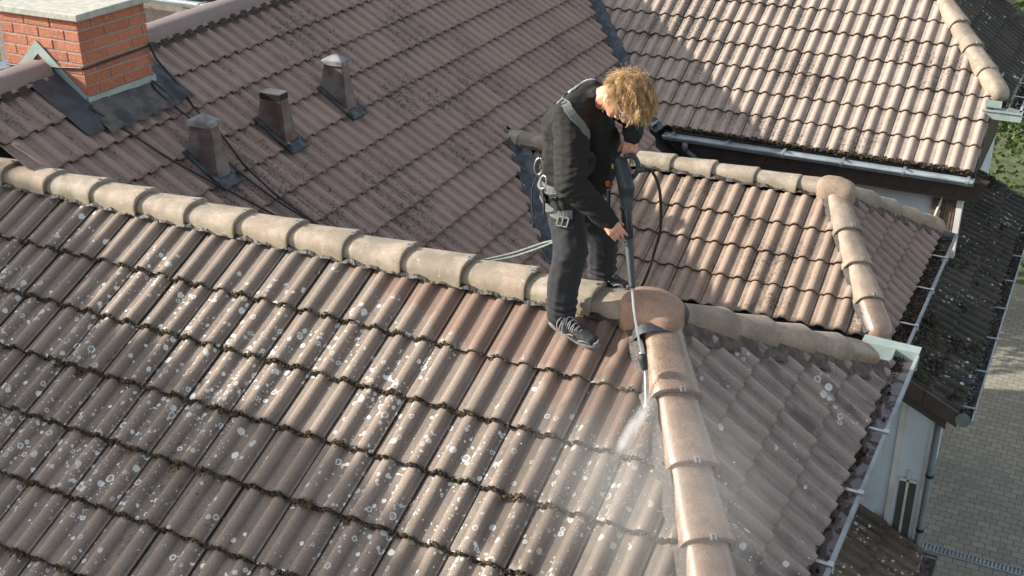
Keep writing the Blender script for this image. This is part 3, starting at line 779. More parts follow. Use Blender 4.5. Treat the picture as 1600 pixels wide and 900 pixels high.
# verge board at F right edge
bm = bmesh.new(); prism(bm, [(0, 0), (.012, 0), (.012, -.12), (0, -.12)], PF.p(.868, 6.86, -.02), PF.p(.868, 7.70, -.02), V((1, 0, 0)), PF.n); from_bm('verge_board', bm, house, M_DBROWN)

# ---- chimney
ch = bmesh.new(); L = ch.verts.layers.float_color.new('tc')
cx0, cx1, cy0, cy1, cz0, cz1 = -5.36, -4.605, .81, 1.485, -.1, .825
chM = bmesh.new(); box(chM, (cx0 + .006, cy0 + .006, cz0), (cx1 - .006, cy1 - .006, cz1))
chim = from_bm('chimney', chM, house, M_MORT); chim['label'] = 'red brick chimney with pale concrete slab'
rn = random.Random(11); row = 0; z = cz1 - .0715
while z > cz0:
    for face in range(4):
        Ln = (cx1 - cx0) if face in (0, 2) else (cy1 - cy0)
        off = 0 if row % 2 == 0 else -.125
        if face in (1, 3): off = -.125 if row % 2 == 0 else 0
        u = off
        while u < Ln:
            a, b = max(u, 0 if face in (0, 2) else .0), min(u + .24, Ln)
            if b - a > .03:
                j = rn.uniform(-.0015, .0025); q = rn.random(); dp = .02
                if face == 0: lo, hi = (cx0 + a, cy0 - j, z), (cx0 + b, cy0 + dp, z + .0665)
                elif face == 1: lo, hi = (cx1 - dp, cy0 + a, z), (cx1 + j, cy0 + b, z + .0665)
                elif face == 2: lo, hi = (cx0 + a, cy1 - dp, z), (cx0 + b, cy1 + j, z + .0665)
                else: lo, hi = (cx0 - j, cy0 + a, z), (cx0 + dp, cy0 + b, z + .0665)
                for v in box(ch, lo, hi, .003): v[L] = (q, 0, 0, 1)
            u += .25
    z -= .0785; row += 1
from_bm('brickwork', ch, chim, M_BRICK)
bm = bmesh.new(); box(bm, (cx0 - .04, cy0 - .035, cz1), (cx1 + .045, cy1 + .045, cz1 + .05), .006); from_bm('chimney_slab', bm, chim, M_CONC)
# zinc stepped apron round the chimney foot
zi = bmesh.new()
ridgeX = -5.02; zr = lambda x: PE.z(x, 1.1) if x > ridgeX else PE.z(2 * ridgeX - x, 1.1)
def band(y, x0, x1, h, th=.006):
    pass
for (xa, xb) in ((cx1 + .012, ridgeX), (ridgeX, cx0 - .01)):
    for yy in (cy0 - .012, cy1 + .004):
        a = V((xa, yy, zr(xa) + .055)); b = V((xb, yy, zr(xb) + (.13 if xb == ridgeX else .05)))
        if xa == ridgeX: a.z = zr(xa) + .13
        vs = [zi.verts.new(p) for p in (a - V((0, 0, .075)), b - V((0, 0, .075)), b + V((0, 0, .02)), a + V((0, 0, .02)))]
        vs2 = [zi.verts.new(v.co + V((0, .008, 0))) for v in vs]
        zi.faces.new(vs); zi.faces.new(vs2[::-1])
        for k in range(4): zi.faces.new((vs[k], vs2[k], vs2[(k + 1) % 4], vs[(k + 1) % 4]))
zb = PE.z(cx1, 1.15)
box(zi, (cx1 + .002, cy0 - .012, zb + .005), (cx1 + .014, cy1 + .014, zb + .075))
from_bm('zinc_upstand', zi, chim, M_PALEZ)
# grey front apron box and dark sheet lying on the tiles
M_APR = simple('sooty_brown_sheet', (.135, .125, .11), .6, .2, var=.6, scale=7, dark=(.05, .055, .06))
ap = bmesh.new()
def sheet(bm, poly, nx=22, ny=12, w=.022, wavy=.0, seed=0):
    a, b, c, d = [V(p) for p in poly]; rows = []
    for j in range(ny + 1):
        r = []
        for i in range(nx + 1):
            f, g_ = i / nx, j / ny; x = (a * (1 - f) + b * f) * (1 - g_) + (d * (1 - f) + c * f) * g_
            p = PE.p(x.x, x.y, w)
            u = (p - PE.o).dot(PE.h); p += PE.n * (wave((u - .02) % TW) * wavy * g_ + noise.noise(V((f * 8, g_ * 5, seed))) * .006)
            r.append(bm.verts.new(p))
        rows.append(r)
    for A_, B_ in zip(rows, rows[1:]):
        for i in range(nx): bm.faces.new((A_[i], A_[i + 1], B_[i + 1], B_[i])).smooth = True
sheet(ap, [(-4.95, .50), (-4.97, .85), (-4.40, .84), (-4.40, .55)], w=.030, wavy=.2)
from_bm('lead_sheet', ap, chim, M_LEAD)
ap = bmesh.new(); sheet(ap, [(-4.62, .80), (-4.62, 1.50), (-4.39, 1.50), (-4.36, .70)], w=.034, wavy=1.1, seed=4); from_bm('apron_sheet', ap, chim, M_APR)
ap = bmesh.new(); sheet(ap, [(-4.72, 1.47), (-4.72, 1.66), (-4.41, 1.68), (-4.41, 1.44)], w=.034, wavy=1.0, seed=8); from_bm('lead_sheet', ap, chim, M_LEAD)
# cable strap round the chimney
bm = bmesh.new(); tube(bm, crom([(cx0, .800, .43), (-5.04, .798, .451), (-4.66, .798, .487), (-4.598, .803, .488), (-4.590, .86, .487), (-4.594, 1.118, .492), (-4.592, 1.429, .500), (-4.6, 1.49, .51)], 5), .008, 8); from_bm('cable_strap', bm, chim, M_CABLE)

# ---- roof vents
M_VENT = simple('rusty_purple_zinc', (.16, .145, .14), .42, .15, var=.45, scale=6, bump=.15, dark=(.085, .055, .050))
M_VENTD = simple('soot_black_metal', (.02, .024, .026), .5, .4)
M_VCAP = simple('dull_grey_vent_cap', (.30, .30, .30), .5, .2, var=.5, scale=14)
def vent(base_uv, kind, lab):
    u, s = base_uv; bm = bmesh.new(); c = PE.at(u, s)
    w = .085; dn = .165
    A_ = [c + PE.h * (-w) - PE.d * dn, c + PE.h * w - PE.d * dn, c + PE.h * w + PE.d * dn * .95, c + PE.h * (-w) + PE.d * dn * .95]
    tz = (c + PE.d * -dn).z + .235; H = V((PE.d.x, PE.d.y, 0)).normalized()
    ct = V((c.x, c.y, tz)) - H * .015; wt = .050; lt = .090
    T_ = [ct - PE.h * wt - H * lt, ct + PE.h * wt - H * lt, ct + PE.h * wt + H * lt, ct - PE.h * wt + H * lt]
    a = [bm.verts.new(p) for p in A_]; t = [bm.verts.new(p) for p in T_]
    for k in range(4): bm.faces.new((a[k], a[(k + 1) % 4], t[(k + 1) % 4], t[k]))
    bmesh.ops.bevel(bm, geom=[e for e in bm.edges if len(e.link_faces) == 2], offset=.006, segments=2, affect='EDGES')
    vo = from_bm('roof_vent', bm, house, M_VENT); vo['label'] = lab
    # flashing frame
    fb = bmesh.new()
    for (hu0, hu1, s0, s1) in ((-w - .035, -w + .01, -dn - .03, dn + .05), (w - .01, w + .035, -dn - .03, dn + .05), (-w - .035, w + .035, dn - .02, dn + .07)):
        box(fb, (hu0, s0, .012), (hu1, s1, .040), .004, Matrix.Translation(c) @ Matrix((PE.h, PE.d, PE.n)).transposed().to_4x4())
    from_bm('vent_flashing', fb, vo, M_ZINCD)
    R = Matrix((H, PE.h, V((0, 0, 1)))).transposed().to_4x4(); R = Matrix.Translation(ct) @ R
    if kind == 'cap':
        cb = bmesh.new(); X, Y = lt + .016, wt + .020
        v = [cb.verts.new(R @ V(p)) for p in ((-X, -Y, .03), (X, -Y, .03), (X, Y, .03), (-X, Y, .03), (-X, -Y, -.008), (X, -Y, -.008), (X, Y, -.008), (-X, Y, -.008), (-.02, 0, .075), (.02, 0, .075))]
        for f in ((0, 1, 9, 8), (1, 2, 9), (2, 3, 8, 9), (3, 0, 8), (0, 4, 5, 1), (1, 5, 6, 2), (2, 6, 7, 3), (3, 7, 4, 0)): cb.faces.new([v[i] for i in f])
        cb.normal_update(); bmesh.ops.bevel(cb, geom=[e for e in cb.edges if len(e.link_faces) == 2], offset=.004, segments=2, affect='EDGES')
        from_bm('vent_cap', cb, vo, M_VCAP)
        nb = bmesh.new(); box(nb, (-lt + .01, -wt + .006, -.02), (lt - .01, wt - .006, .03), 0, R); from_bm('vent_neck', nb, vo, M_VENTD)
    else:
        cb = bmesh.new()
        for i in range(6): x = -lt + .004 + i * (2 * lt - .008) / 5; box(cb, (x - .003, -wt, 0), (x + .003, wt, .008), 0, R)
        for i in range(4): y = -wt + .004 + i * (2 * wt - .008) / 3; box(cb, (-lt, y - .003, .001), (lt, y + .003, .009), 0, R)
        from_bm('vent_grille', cb, vo, M_SILV)
        nb = bmesh.new(); box(nb, (-lt - .006, -wt - .006, -.05), (lt + .006, wt + .006, -.004), 0, R); from_bm('vent_collar', nb, vo, M_VENTD)
for (x, y), k, lab in (((-3.925, 1.235), 'cap', 'grey roof vent with pitched cap nearest the chimney'), ((-3.955, 2.105), 'grille', 'middle roof vent, open top with wire grille and rusty flank'), ((-3.995, 3.03), 'cap', 'roof vent with pitched zinc cap farthest from the chimney')):
    p = PE.p(x, y); vent(((p - PE.o).dot(PE.h), (p - PE.o).dot(PE.d)), k, lab)

# ------------------------------------------------------------------ side annex (G) with gable wall, porch (H)
annex = empty('side_annex', (.9, 6, -8), 'low side annex with dark mossy tile roof beyond the gutters', 'annex')
bm = bmesh.new(); bed(bm, PG, [(.55, 4.42), (1.28, 4.42), (1.28, 9.95), (.55, 9.95)], -.05); rG = from_bm('roof', bm, annex, M_BED)
tiles('tile_slope', PG, .02, 5.6, .0, [.0 - .3 * k for k in range(4)], .30, M_G, rG, clips=[(V((0, 9.96, 0)), V((0, 1, 0)))], jit=2.5)
gG = None
def reparent_gutter(g, parent):
    w = worldloc(g.parent); g.parent = parent; g.location = g.location + w - worldloc(parent)
gG = round_gutter((1.335, 4.36, -2.745), (1.335, 10.0, -2.745), (1, 0, 0), .062, annex, 'grey gutter full of leaves along the mossy roof', .72, .22)
pts = [(1.335 + rn.uniform(-.055, .05), rn.uniform(4.4, 9.9), -2.76 + rn.uniform(-.01, .02)) for i in range(1500)]
debris_obj('gutter_litter', pts, M_LITTER, gG, .010, 12)
bm = bmesh.new(); tube(bm, [(1.335, 4.352, -2.745), (1.335, 4.36, -2.745)], .064, 16); from_bm('gutter_end', bm, gG, M_PIPE)
def slopeboard(bm, x0, x1, y0, y1, top, h):
    prism(bm, [(0, top), (0, top - h), (y1 - y0, top - h), (y1 - y0, top)], (x0, y0, PG.z(x0, 0)), (x1, y0, PG.z(x1, 0)), V((0, 1, 0)), V((0, 0, 1)))
bm = bmesh.new(); slopeboard(bm, .55, .985, 4.37, 4.40, -.0, .145); slopeboard(bm, .99, 1.29, 4.37, 4.40, .0, .145); from_bm('verge_board', bm, annex, M_DBROWN)
bm = bmesh.new(); slopeboard(bm, .55, 1.22, 4.405, 4.56, -.10, .03); slopeboard(bm, .55, 1.20, 4.42, 4.45, -.13, .13); from_bm('soffit_board', bm, annex, M_DBROWN)
# gable wall with pilasters and window
def awall(lo, hi, m, name='wall'):
    bm = bmesh.new(); box(bm, lo, hi, 0); return from_bm(name, bm, annex, m)
wl = bmesh.new()
vs = [(.30, -8), (1.115, -8), (1.115, PG.z(1.115, 0) - .1), (.30, PG.z(.30, 0) - .1)]
prism(wl, [(x, z) for x, z in vs], (0, 4.58, 0), (0, 4.72, 0), V((1, 0, 0)), V((0, 0, 1))); aw = from_bm('wall', wl, annex, M_WALLB)
awall((.30, 4.50, -8), (.70, 4.578, -2.75), M_WALLB, 'pilaster'); awall((.80, 4.545, -8), (.845, 4.578, -2.8), M_WALLW, 'pilaster'); awall((1.075, 4.55, -8), (1.118, 4.578, -2.9), M_WALLW, 'corner_trim')
win = awall((.885, 4.568, -4.35), (1.035, 4.576, -3.62), simple('dim_window_glass', (.10, .11, .09), .15, var=.2), 'window')
bm = bmesh.new(); box(bm, (.945, 4.556, -4.35), (.968, 4.570, -3.50), .002); from_bm('window_bar', bm, win, M_WALLW)
bm = bmesh.new(); box(bm, (.88, 4.556, -3.63), (1.04, 4.570, -3.60), .002); from_bm('window_frame', bm, win, M_WALLW)
bm = bmesh.new(); tube(bm, [(1.135, 4.53, -2.85), (1.135, 4.53, -8)], .030, 12); dp = from_bm('downpipe', bm, annex, M_PIPE)
bm = bmesh.new()
for z in (-3.5, -4.1): tube(bm, [(1.135, 4.53, z), (1.135, 4.53, z + .03)], .036, 12)
from_bm('pipe_clamp', bm, dp, M_VENTD)

porch = empty('porch', (1.0, 3, -8), 'low lean-to porch with lichen covered brown tiles at the gable foot', 'porch')
bm = bmesh.new(); bed(bm, PH, [(.0, 2.0), (1.19, 2.0), (1.19, 4.545), (.0, 4.545)], -.05); rH = from_bm('roof', bm, porch, M_BED)
tiles('tile_slope', PH, -2.6, -.01, -.01, [0 - .42 * k for k in range(5)], .42, M_H, rH, jit=2, clips=[(V((0, 4.545, 0)), V((0, 1, 0)))])
bm = bmesh.new(); box(bm, (.2, 2.0, -8), (1.05, 4.49, -4.55)); from_bm('wall', bm, porch, M_WALLW)
g = bmesh.new(); prism(g, [(0, .0), (0, -.08), (.10, -.08), (.10, 0), (.115, 0), (.115, -.09), (-.006, -.09), (-.006, 0)], (1.215, 4.50, -4.30), (1.215, 2.2, -4.30), V((1, 0, 0)), V((0, 0, 1)))
for y in (4.49, 4.05): box(g, (1.20, y - .01, -4.31), (1.33, y + .01, -4.295))
gg = from_bm('gutter', g, porch, M_ZINCD)
bm = bmesh.new(); bm.faces.new([bm.verts.new(p) for p in ((1.217, 4.49, -4.34), (1.313, 4.49, -4.34), (1.313, 2.2, -4.34), (1.217, 2.2, -4.34))]); from_bm('gutter_water', bm, gg, M_WATER)

# ------------------------------------------------------------------ neighbour roof behind the main ridge (top left)
nb = empty('neighbour_house', (-10, 10, -8), 'neighbour wing with lichened tiles and zinc gutter behind the chimney', 'house')
PN = Plane((-8, 6.6, -.50), -pi / 2 + .003, .62)
bm = bmesh.new(); bed(bm, PN, [(-13, 6.62), (-5.9, 6.62), (-6.1, 10), (-13, 10)], -.05); rN = from_bm('roof', bm, nb, M_BED)
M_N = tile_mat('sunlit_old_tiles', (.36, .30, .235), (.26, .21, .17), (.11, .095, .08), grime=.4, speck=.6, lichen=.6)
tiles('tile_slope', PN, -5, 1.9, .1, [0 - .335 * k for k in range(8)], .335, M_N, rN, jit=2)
gN = round_gutter((-12.5, 6.52, -.58), (-6.0, 6.52, -.58), (0, -1, 0), .065, nb, 'pale zinc gutter behind the chimney', .75, .3)
bm = bmesh.new(); box(bm, (-12.5, 6.75, -8), (-6.2, 9.5, -.62)); from_bm('wall', bm, nb, simple('taupe_render', (.22, .18, .16), .9))
bm = bmesh.new(); box(bm, (-9.9, 4.6, -3.0), (-6.3, 6.7, -1.75)); ft = from_bm('flat_roof', bm, nb, M_CONC)

# ------------------------------------------------------------------ ground
def paving():
    t = NT('grey_beige_pavers'); o = t.obj()
    br = t.t.nodes.new('ShaderNodeTexBrick'); t.t.links.new(o, br.inputs['Vector']); br.offset = .5
    for k, v in (('Scale', 1.), ('Mortar Size', .007), ('Mortar Smooth', .1), ('Brick Width', .178), ('Row Height', .134), ('Bias', 0.)): br.inputs[k].default_value = v
    br.inputs['Color1'].default_value = (.31, .285, .23, 1); br.inputs['Color2'].default_value = (.23, .215, .17, 1); br.inputs['Mortar'].default_value = (.12, .115, .09, 1)
    c = t.mix(t.math('MULTIPLY', t.step(t.noise(.6, 4), .45, .65), .35), br.outputs['Color'], (.20, .20, .16)); c = t.mix(t.math('MULTIPLY', t.step(t.noise(14, 4), .45, .7), .3), c, (.16, .15, .12))
    t.bump(br.outputs['Fac'], -.4, .01) if False else t.bump(t.math('SUBTRACT', 1., br.outputs['Fac']), .4, .01)
    return t.fin(c, .85)
bm = bmesh.new(); bm.faces.new([bm.verts.new(p) for p in ((-150, -150, -8), (150, -150, -8), (150, 150, -8), (-150, 150, -8))])
gr = from_bm('ground', bm, None, simple('grass_ground', (.09, .11, .04), .95, var=.5, scale=3)); tag(gr, kind='structure')
bm = bmesh.new(); bm.faces.new([bm.verts.new(p) for p in ((-4, -20, -7.995), (7, -20, -7.995), (7, 19.5, -7.995), (-4, 19.5, -7.995))])
pv = from_bm('paved_yard', bm, None, paving()); tag(pv, kind='structure')
dr = bmesh.new()
for s in (-1, 1): box(dr, (.8, 9.72 + s * .075, -7.994), (6, 9.735 + s * .075, -7.975))
x = .8
while x < 5: box(dr, (x, 9.665, -7.994), (x + .028, 9.79, -7.978)); x += .052
tag(from_bm('drain_channel', dr, None, M_ZINC), 'narrow slotted steel drain channel crossing the yard paving', 'drain')

# ------------------------------------------------------------------ trees
def tree(loc, h, rad, label, n=5000, leaf=.11, seed=1, lobes=9, low=.35, fixed=None, gap=-.12):
    rn = random.Random(seed); t = empty('tree', loc, label, 'tree', None); bm = bmesh.new(); loc = V(loc)
    tube(bm, crom([loc, loc + V((.1, .05, h * .3)), loc + V((-.1, .1, h * .6)), loc + V((0, 0, h * .85))], 4), [.22 * (1 - i / 14) + .02 for i in range(13)], 9)
    cs = []
    for i in range(len(fixed) if fixed else lobes):
        a = rn.uniform(0, 2 * pi); r = rad * rn.uniform(.2, .75); z = h * rn.uniform(low, .92); c = loc + V((cos(a) * r, sin(a) * r, z)); R_ = rad * rn.uniform(.32, .5)
        if fixed: c = V(fixed[i][:3]); R_ = fixed[i][3]; z = c.z - loc.z
        cs.append((c, R_))
        tube(bm, crom([loc + V((0, 0, z * .55)), (loc + V((0, 0, z * .8)) + c) / 2, c], 3), [.08, .07, .06, .05, .04, .03, .015], 6)
    from_bm('trunk', bm, t, M_BARK)
    vs = []; fs = []
    for i in range(n):
        c, r = rn.choice(cs); q = V((rn.gauss(0, 1), rn.gauss(0, 1), rn.gauss(0, .8))).normalized() * r * rn.uniform(.55, 1.1) ** .6
        p = c + q
        if noise.noise(p * 1.6) < gap: continue
        a = V((rn.gauss(0, 1), rn.gauss(0, 1), rn.gauss(0, .6))).normalized(); b = a.orthogonal().normalized(); b = Matrix.Rotation(rn.uniform(0, 6), 3, a) @ b; s = leaf * rn.uniform(.6, 1.3)
        k = len(vs); vs += [p, p + a * s * .5 + b * s * .3, p + a * s, p + a * s * .5 - b * s * .3]; fs.append((k, k + 1, k + 2, k + 3))
    me = bpy.data.meshes.new('crown'); me.from_pydata(vs, [], fs); link('crown', me, t, M_LEAF)
    return t
tree((-.4, 17.6, -8), 7.4, 3.2, 'tall leafy tree right behind the mossy annex roof', 16000, .12, 3, 16, .2)
tree((-.8, 22, -8), 10.5, 3.6, 'tree farthest back, its crown filling the top right corner', 12000, .15, 8, 14, .25)
tree((4.6, 21, -8), 7.0, 2.6, 'smaller tree right of the tall one', 7000, .13, 5, 10, .2)
tree((-6, 15.7, -8), 5.8, 2.4, 'low unseen tree behind the pale far roof, added to shade the yard', 6000, .2, 31, 12, .4)  # this tree and the next are added out of sight to shade the yard
tree((-4.2, 20.5, -8), 6.5, 2.8, 'unseen tree behind the pale far roof, added to shade the yard', 6000, .2, 32, 12, .4)
tree((-11, 1.6, -8), 11.6, 1.1, 'slim leafy tree left of the house behind the chimney', 8000, .20, 22, 14, .7)
def crownrow(y0, y1, top0, top1, seed):  # lobes of two added, out-of-view trees, shaped to shade the front slope
    rn = random.Random(seed); L = []
    n = max(3, int((y1 - y0) / .42))
    for i in range(n + 1):
        f = i / n; y = y0 + (y1 - y0) * f; tp = top0 + (top1 - top0) * f
        for k in range(3): r = rn.uniform(.36, .52); L.append((-11 + rn.uniform(-.4, .4), y + rn.gauss(0, .12), tp - r - k * .75 + rn.gauss(0, .13), r))
    return L
tree((-11, -3.9, -8), 11.2, 1.3, 'unseen leafy tree added to shade the front slope, nearest to the main ridge', 26000, .24, 12, fixed=crownrow(-4.75, -3.2, 3.85, 3.4, 3), gap=-.3)
tree((-11, -6.0, -8), 11.2, 1.5, 'unseen leafy tree added to shade the front slope, nearest to the camera', 30000, .24, 14, fixed=crownrow(-7.2, -5.1, 3.8, 3.95, 5), gap=-.3)

# ------------------------------------------------------------------ cables, ropes
def cable(name, pts, r, label, mat, lift=.02, cat='cable', group=None, pl=PE):
    P = [V(p) + (pl.n * lift if pl else V((0, 0, 0))) for p in pts]
    bm = bmesh.new(); o = P[0].copy(); tube(bm, crom([p - o for p in P], 6), r, 8); ob = from_bm(name, bm, None, mat); ob.location = o
    return tag(ob, label, cat, group)
cable('roof_cable', [(-4.60, 1.46, .50), (-4.58, 1.50, .36), (-4.52, 1.63, .141), (-4.305, 1.561, -.017), (-4.069, 1.547, -.182), (-3.853, 1.481, -.332), (-3.68, 1.47, -.453), (-3.497, 1.486, -.582), (-3.287, 1.542, -.73), (-3.05, 1.6, -.90)], .0085, 'black cable leaving the chimney high up and passing behind the nearest vent', M_CABLE, .035)
cable('roof_cable', [(-4.60, 1.44, .21), (-4.537, 1.40, .16), (-4.366, 1.422, .03), (-4.237, 1.435, -.061), (-4.037, 1.392, -.2), (-3.894, 1.363, -.3), (-3.728, 1.385, -.417), (-3.517, 1.435, -.567), (-3.298, 1.516, -.722), (-3.05, 1.58, -.90)], .0085, 'middle black cable running from the chimney foot past the nearest vent', M_CABLE, .035)
cable('roof_cable', [(-4.585, .795, .20), (-4.547, .775, .172), (-4.323, .858, .014), (-4.034, .962, -.192), (-3.751, 1.118, -.395), (-3.482, 1.268, -.587), (-3.25, 1.4, -.76)], .0085, 'black cable from the front foot of the chimney, nearest the lichened ridge', M_CABLE, .035)
for dz, dy in ((0, 0), (.016, .022)):
    cable('safety_rope', [(-1.13, .10 + dy, -.035 + dz), (-1.04, .10 + dy, .0 + dz * .5), (-.872, .14 + dy, .052 + dz), (-.701, .15 + dy, .140 + dz), (-.578, .13, .225), (-.53, .10, .30), (-.52, .05, .44)], .0065, 'grey green rope leading from the ridge to the worker, ' + ('lower strand' if dz == 0 else 'upper strand'), M_ROPE, 0, 'rope', 'safety rope strands', None)

# ------------------------------------------------------------------ the worker
M_SKIN = None
def skinm():
    t = NT('skin'); n = t.noise(60, 4); c = t.mix(t.step(n, .35, .65), (.50, .235, .155), (.62, .34, .24)); c = t.mix(t.math('MULTIPLY', t.step(t.noise(18, 3), .5, .7), .35), c, (.55, .18, .12))
    t.bump(t.noise(400, 3), .2, .001); t.fin(c, .5); t.b.inputs['Subsurface Weight'].default_value = .12; t.b.inputs['Subsurface Radius'].default_value = (.01, .004, .002); return t.m
M_SKIN = skinm()
def cloth(name, col, sc=900, dark=.55, rough=.9, sheen=.0):
    t = NT(name); n = t.noise(5, 4); f = t.noise(sc * .3, 2); c = t.mix(t.step(n, .35, .65), tuple(x * .8 for x in col), col); c = t.mix(t.step(f, .4, .65), c, tuple(x * dark for x in col))
    t.bump(t.math('ADD', t.math('MULTIPLY', f, .3), t.noise(28, 4)), .35, .006); t.fin(c, rough); t.b.inputs['Sheen Weight'].default_value = sheen; return t.m
M_JACK = cloth('charcoal_softshell', (.0120, .0112, .0105), sheen=.0)
M_TROU = cloth('slate_work_trousers', (.024, .0258, .030))
M_STRAP = cloth('grey_webbing', (.17, .18, .175), dark=.6)
M_STRAPD = cloth('dark_webbing', (.05, .055, .055))
M_SHOE = cloth('dark_grey_shoe_mesh', (.028, .028, .030), rough=.7)
M_SOLE = simple('grey_rubber_sole', (.20, .20, .20), .7, var=.4, scale=40)
M_LACE = simple('grey_lace', (.32, .31, .30), .8)
def hull(bm, sph):
    """convex hull of a few spheres = one tapered limb piece"""
    b = bmesh.new()
    for p, r in sph:
        rx = r if isinstance(r, tuple) else (r, r, r)
        g = bmesh.ops.create_icosphere(b, subdivisions=2, radius=1)['verts']
        for v in g: v.co = V((v.co.x * rx[0], v.co.y * rx[1], v.co.z * rx[2])) + V(p)
    h = bmesh.ops.convex_hull(b, input=b.verts[:])
    bmesh.ops.delete(b, geom=[v for v in b.verts if not v.link_faces], context='VERTS')
    inner = [f for f in h.get('geom_interior', []) if isinstance(f, bmesh.types.BMFace) and f.is_valid]
    if inner: bmesh.ops.delete(b, geom=inner, context='FACES')
    me = bpy.data.meshes.new('t'); b.to_mesh(me); b.free(); bm.from_mesh(me); bpy.data.meshes.remove(me)
def fuse(name, bm, voxel, smooth=6, disp=None, parent=None, mat=None, fac=.6):
    me = bpy.data.meshes.new(name); bm.to_mesh(me); bm.free()
    o = bpy.data.objects.new(name, me); COL.objects.link(o)
    m = o.modifiers.new('r', 'REMESH'); m.mode = 'VOXEL'; m.voxel_size = voxel
    s = o.modifiers.new('s', 'SMOOTH'); s.iterations = smooth; s.factor = fac
    dg = bpy.context.evaluated_depsgraph_get(); dg.update()
    nm = bpy.data.meshes.new_from_object(o.evaluated_get(dg)); bpy.data.objects.remove(o); bpy.data.meshes.remove(me)
    nm.name = name
    if disp:
        nm.update(); cs = [v.co + v.normal * disp(v.co, v.normal) for v in nm.vertices]
        for v, c in zip(nm.vertices, cs): v.co = c
    for p in nm.polygons: p.use_smooth = True
    nm.update()
    return link(name, nm, parent, mat)
P0 = V((-.40, 0, 0))
worker = empty('person', P0, 'worker with curly blond hair, black jacket and dark trousers bending over a lance', 'person')
def limb(bm, pts):
    for a, b in zip(pts, pts[1:]): hull(bm, [a, b])
# joints (metres)
RS, RE, RW = V((-.385, -.165, 1.02)), V((-.325, -.325, .735)), V((-.150, -.285, .572))
LS, LE_, LW = V((-.335, .165, 1.02)), V((-.215, .190, .945)), V((-.128, -.030, .915))
RH, RK, RA = V((-.470, -.085, .56)), V((-.362, -.215, .325)), V((-.395, -.240, -.02))
LH, LK, LA = V((-.500, .085, .55)), V((-.330, .125, .275)), V((-.338, .150, .035))
HC = V((-.160, -.085, 1.120))
hu = V((.86, -.12, .42)).normalized(); hf = V((.36, -.30, -.88)); hf = (hf - hu * hf.dot(hu)).normalized(); hr = hf.cross(hu)   # up, forward, right of head
def hp(f, u, r): return HC + hf * f + hu * u + hr * r
# --- body: one continuous surface, head, neck, torso, arms, hands, legs
bm = bmesh.new()
hull(bm, [(hp(-.025, .03, 0), .082), (hp(.022, .035, 0), .072)])            # skull
hull(bm, [(hp(.02, .0, .032), .045), (hp(.02, .0, -.032), .045), (hp(.052, -.085, 0), .026), (hp(.0, -.06, .03), .035), (hp(.0, -.06, -.03), .035)])   # jaw, chin
hull(bm, [(hp(.088, .005, 0), .010), (hp(.108, -.026, 0), .012), (hp(.088, -.03, .012), .009), (hp(.088, -.03, -.012), .009)])  # nose
hull(bm, [(hp(.078, .022, .03), .013), (hp(.078, .022, -.03), .013)])       # brow
hull(bm, [(hp(.080, -.057, .016), .008), (hp(.086, -.056, 0), .009), (hp(.080, -.057, -.016), .008)])   # lips
for s in (-1, 1): hull(bm, [(hp(-.005, .0, .082 * s), .014), (hp(-.012, -.03, .078 * s), .010), (hp(-.018, .01, .088 * s), .010)])    # ears
hull(bm, [(hp(-.03, -.05, 0), .056), (V((-.33, -.01, 1.06)), .062)])
hull(bm, [(RS, .055), (LS, .055), (V((-.45, -.07, .75)), .10), (V((-.45, .07, .75)), .10)])
hull(bm, [(V((-.45, -.07, .75)), .10), (V((-.45, .07, .75)), .10), (RH, .085), (LH, .085)])
limb(bm, [(RS, .050), (RE, .040), (RW, .026)]); limb(bm, [(LS, .050), (LE_, .040), (LW, .026)])
limb(bm, [(RH, .085), (RK, .055), (RA, .038)]); limb(bm, [(LH, .085), (LK, .055), (LA, .038)])
# right hand: palm over the lance, four fingers running down its far side, thumb separate
def hand(bm, w, pr, nr, palm_len, fingers, thumb, r=.0078):
    """w wrist; pr direction to the knuckles; nr back-of-hand normal; fingers: list of bend points"""
    pr = pr.normalized(); nr = (nr - pr * nr.dot(pr)).normalized(); sd = pr.cross(nr)
    hull(bm, [(w, .024), (w + pr * .02, .025)])
    kn = [w + pr * palm_len + sd * x for x in (-.029, -.010, .010, .029)]
    hull(bm, [(w + sd * .014, .017), (w - sd * .014, .017)] + [(k - pr * .006, .0120) for k in kn])
    for i, k in enumerate(kn):
        L = ((.066, .076, .072, .056) if thumb[0] < 0 else (.056, .072, .076, .066))[i] * .92; d = pr.copy(); p = k; 
        seg = (.44, .32, .26)
        for q, (f, bend) in enumerate(zip(seg, fingers[i])):
            d = (Matrix.Rotation(-bend, 3, sd) @ d).normalized()
            e = p + d * L * f; hull(bm, [(p, r * (1.08 - .1 * q)), (e, r * (.98 - .1 * q))]); p = e
    p = w + pr * .018 + sd * thumb[0] * .020; d = (pr * .62 + sd * thumb[0] * .75 - nr * thumb[1]).normalized()
    for L, q in ((.034, 1.25), (.026, 1.05), (.021, .92)):
        e = p + d * L; hull(bm, [(p, r * q * 1.1), (e, r * q)]); p = e; d = (d * .8 + pr * .45 - nr * .22).normalized()
rd_ = V((.085, .02, -.075))
hand(bm, RW + V((.008, -.012, -.006)), V((.085, -.012, -.062)), V((.30, -.80, .55)), .064, [(.30, .35, .25), (.42, .50, .35), (.50, .55, .40), (.55, .50, .40)], (-1, .9))
hand(bm, LW + V((.000, -.006, -.010)), V((-.006, -.030, -.100)), V((.20, -.93, .28)), .066, [(.45, .60, .4), (.40, .55, .35), (.30, .40, .25), (.10, .15, .10)], (1, .6), .0084)
body = fuse('body', bm, .0036, 3, None, worker, M_SKIN, .5)
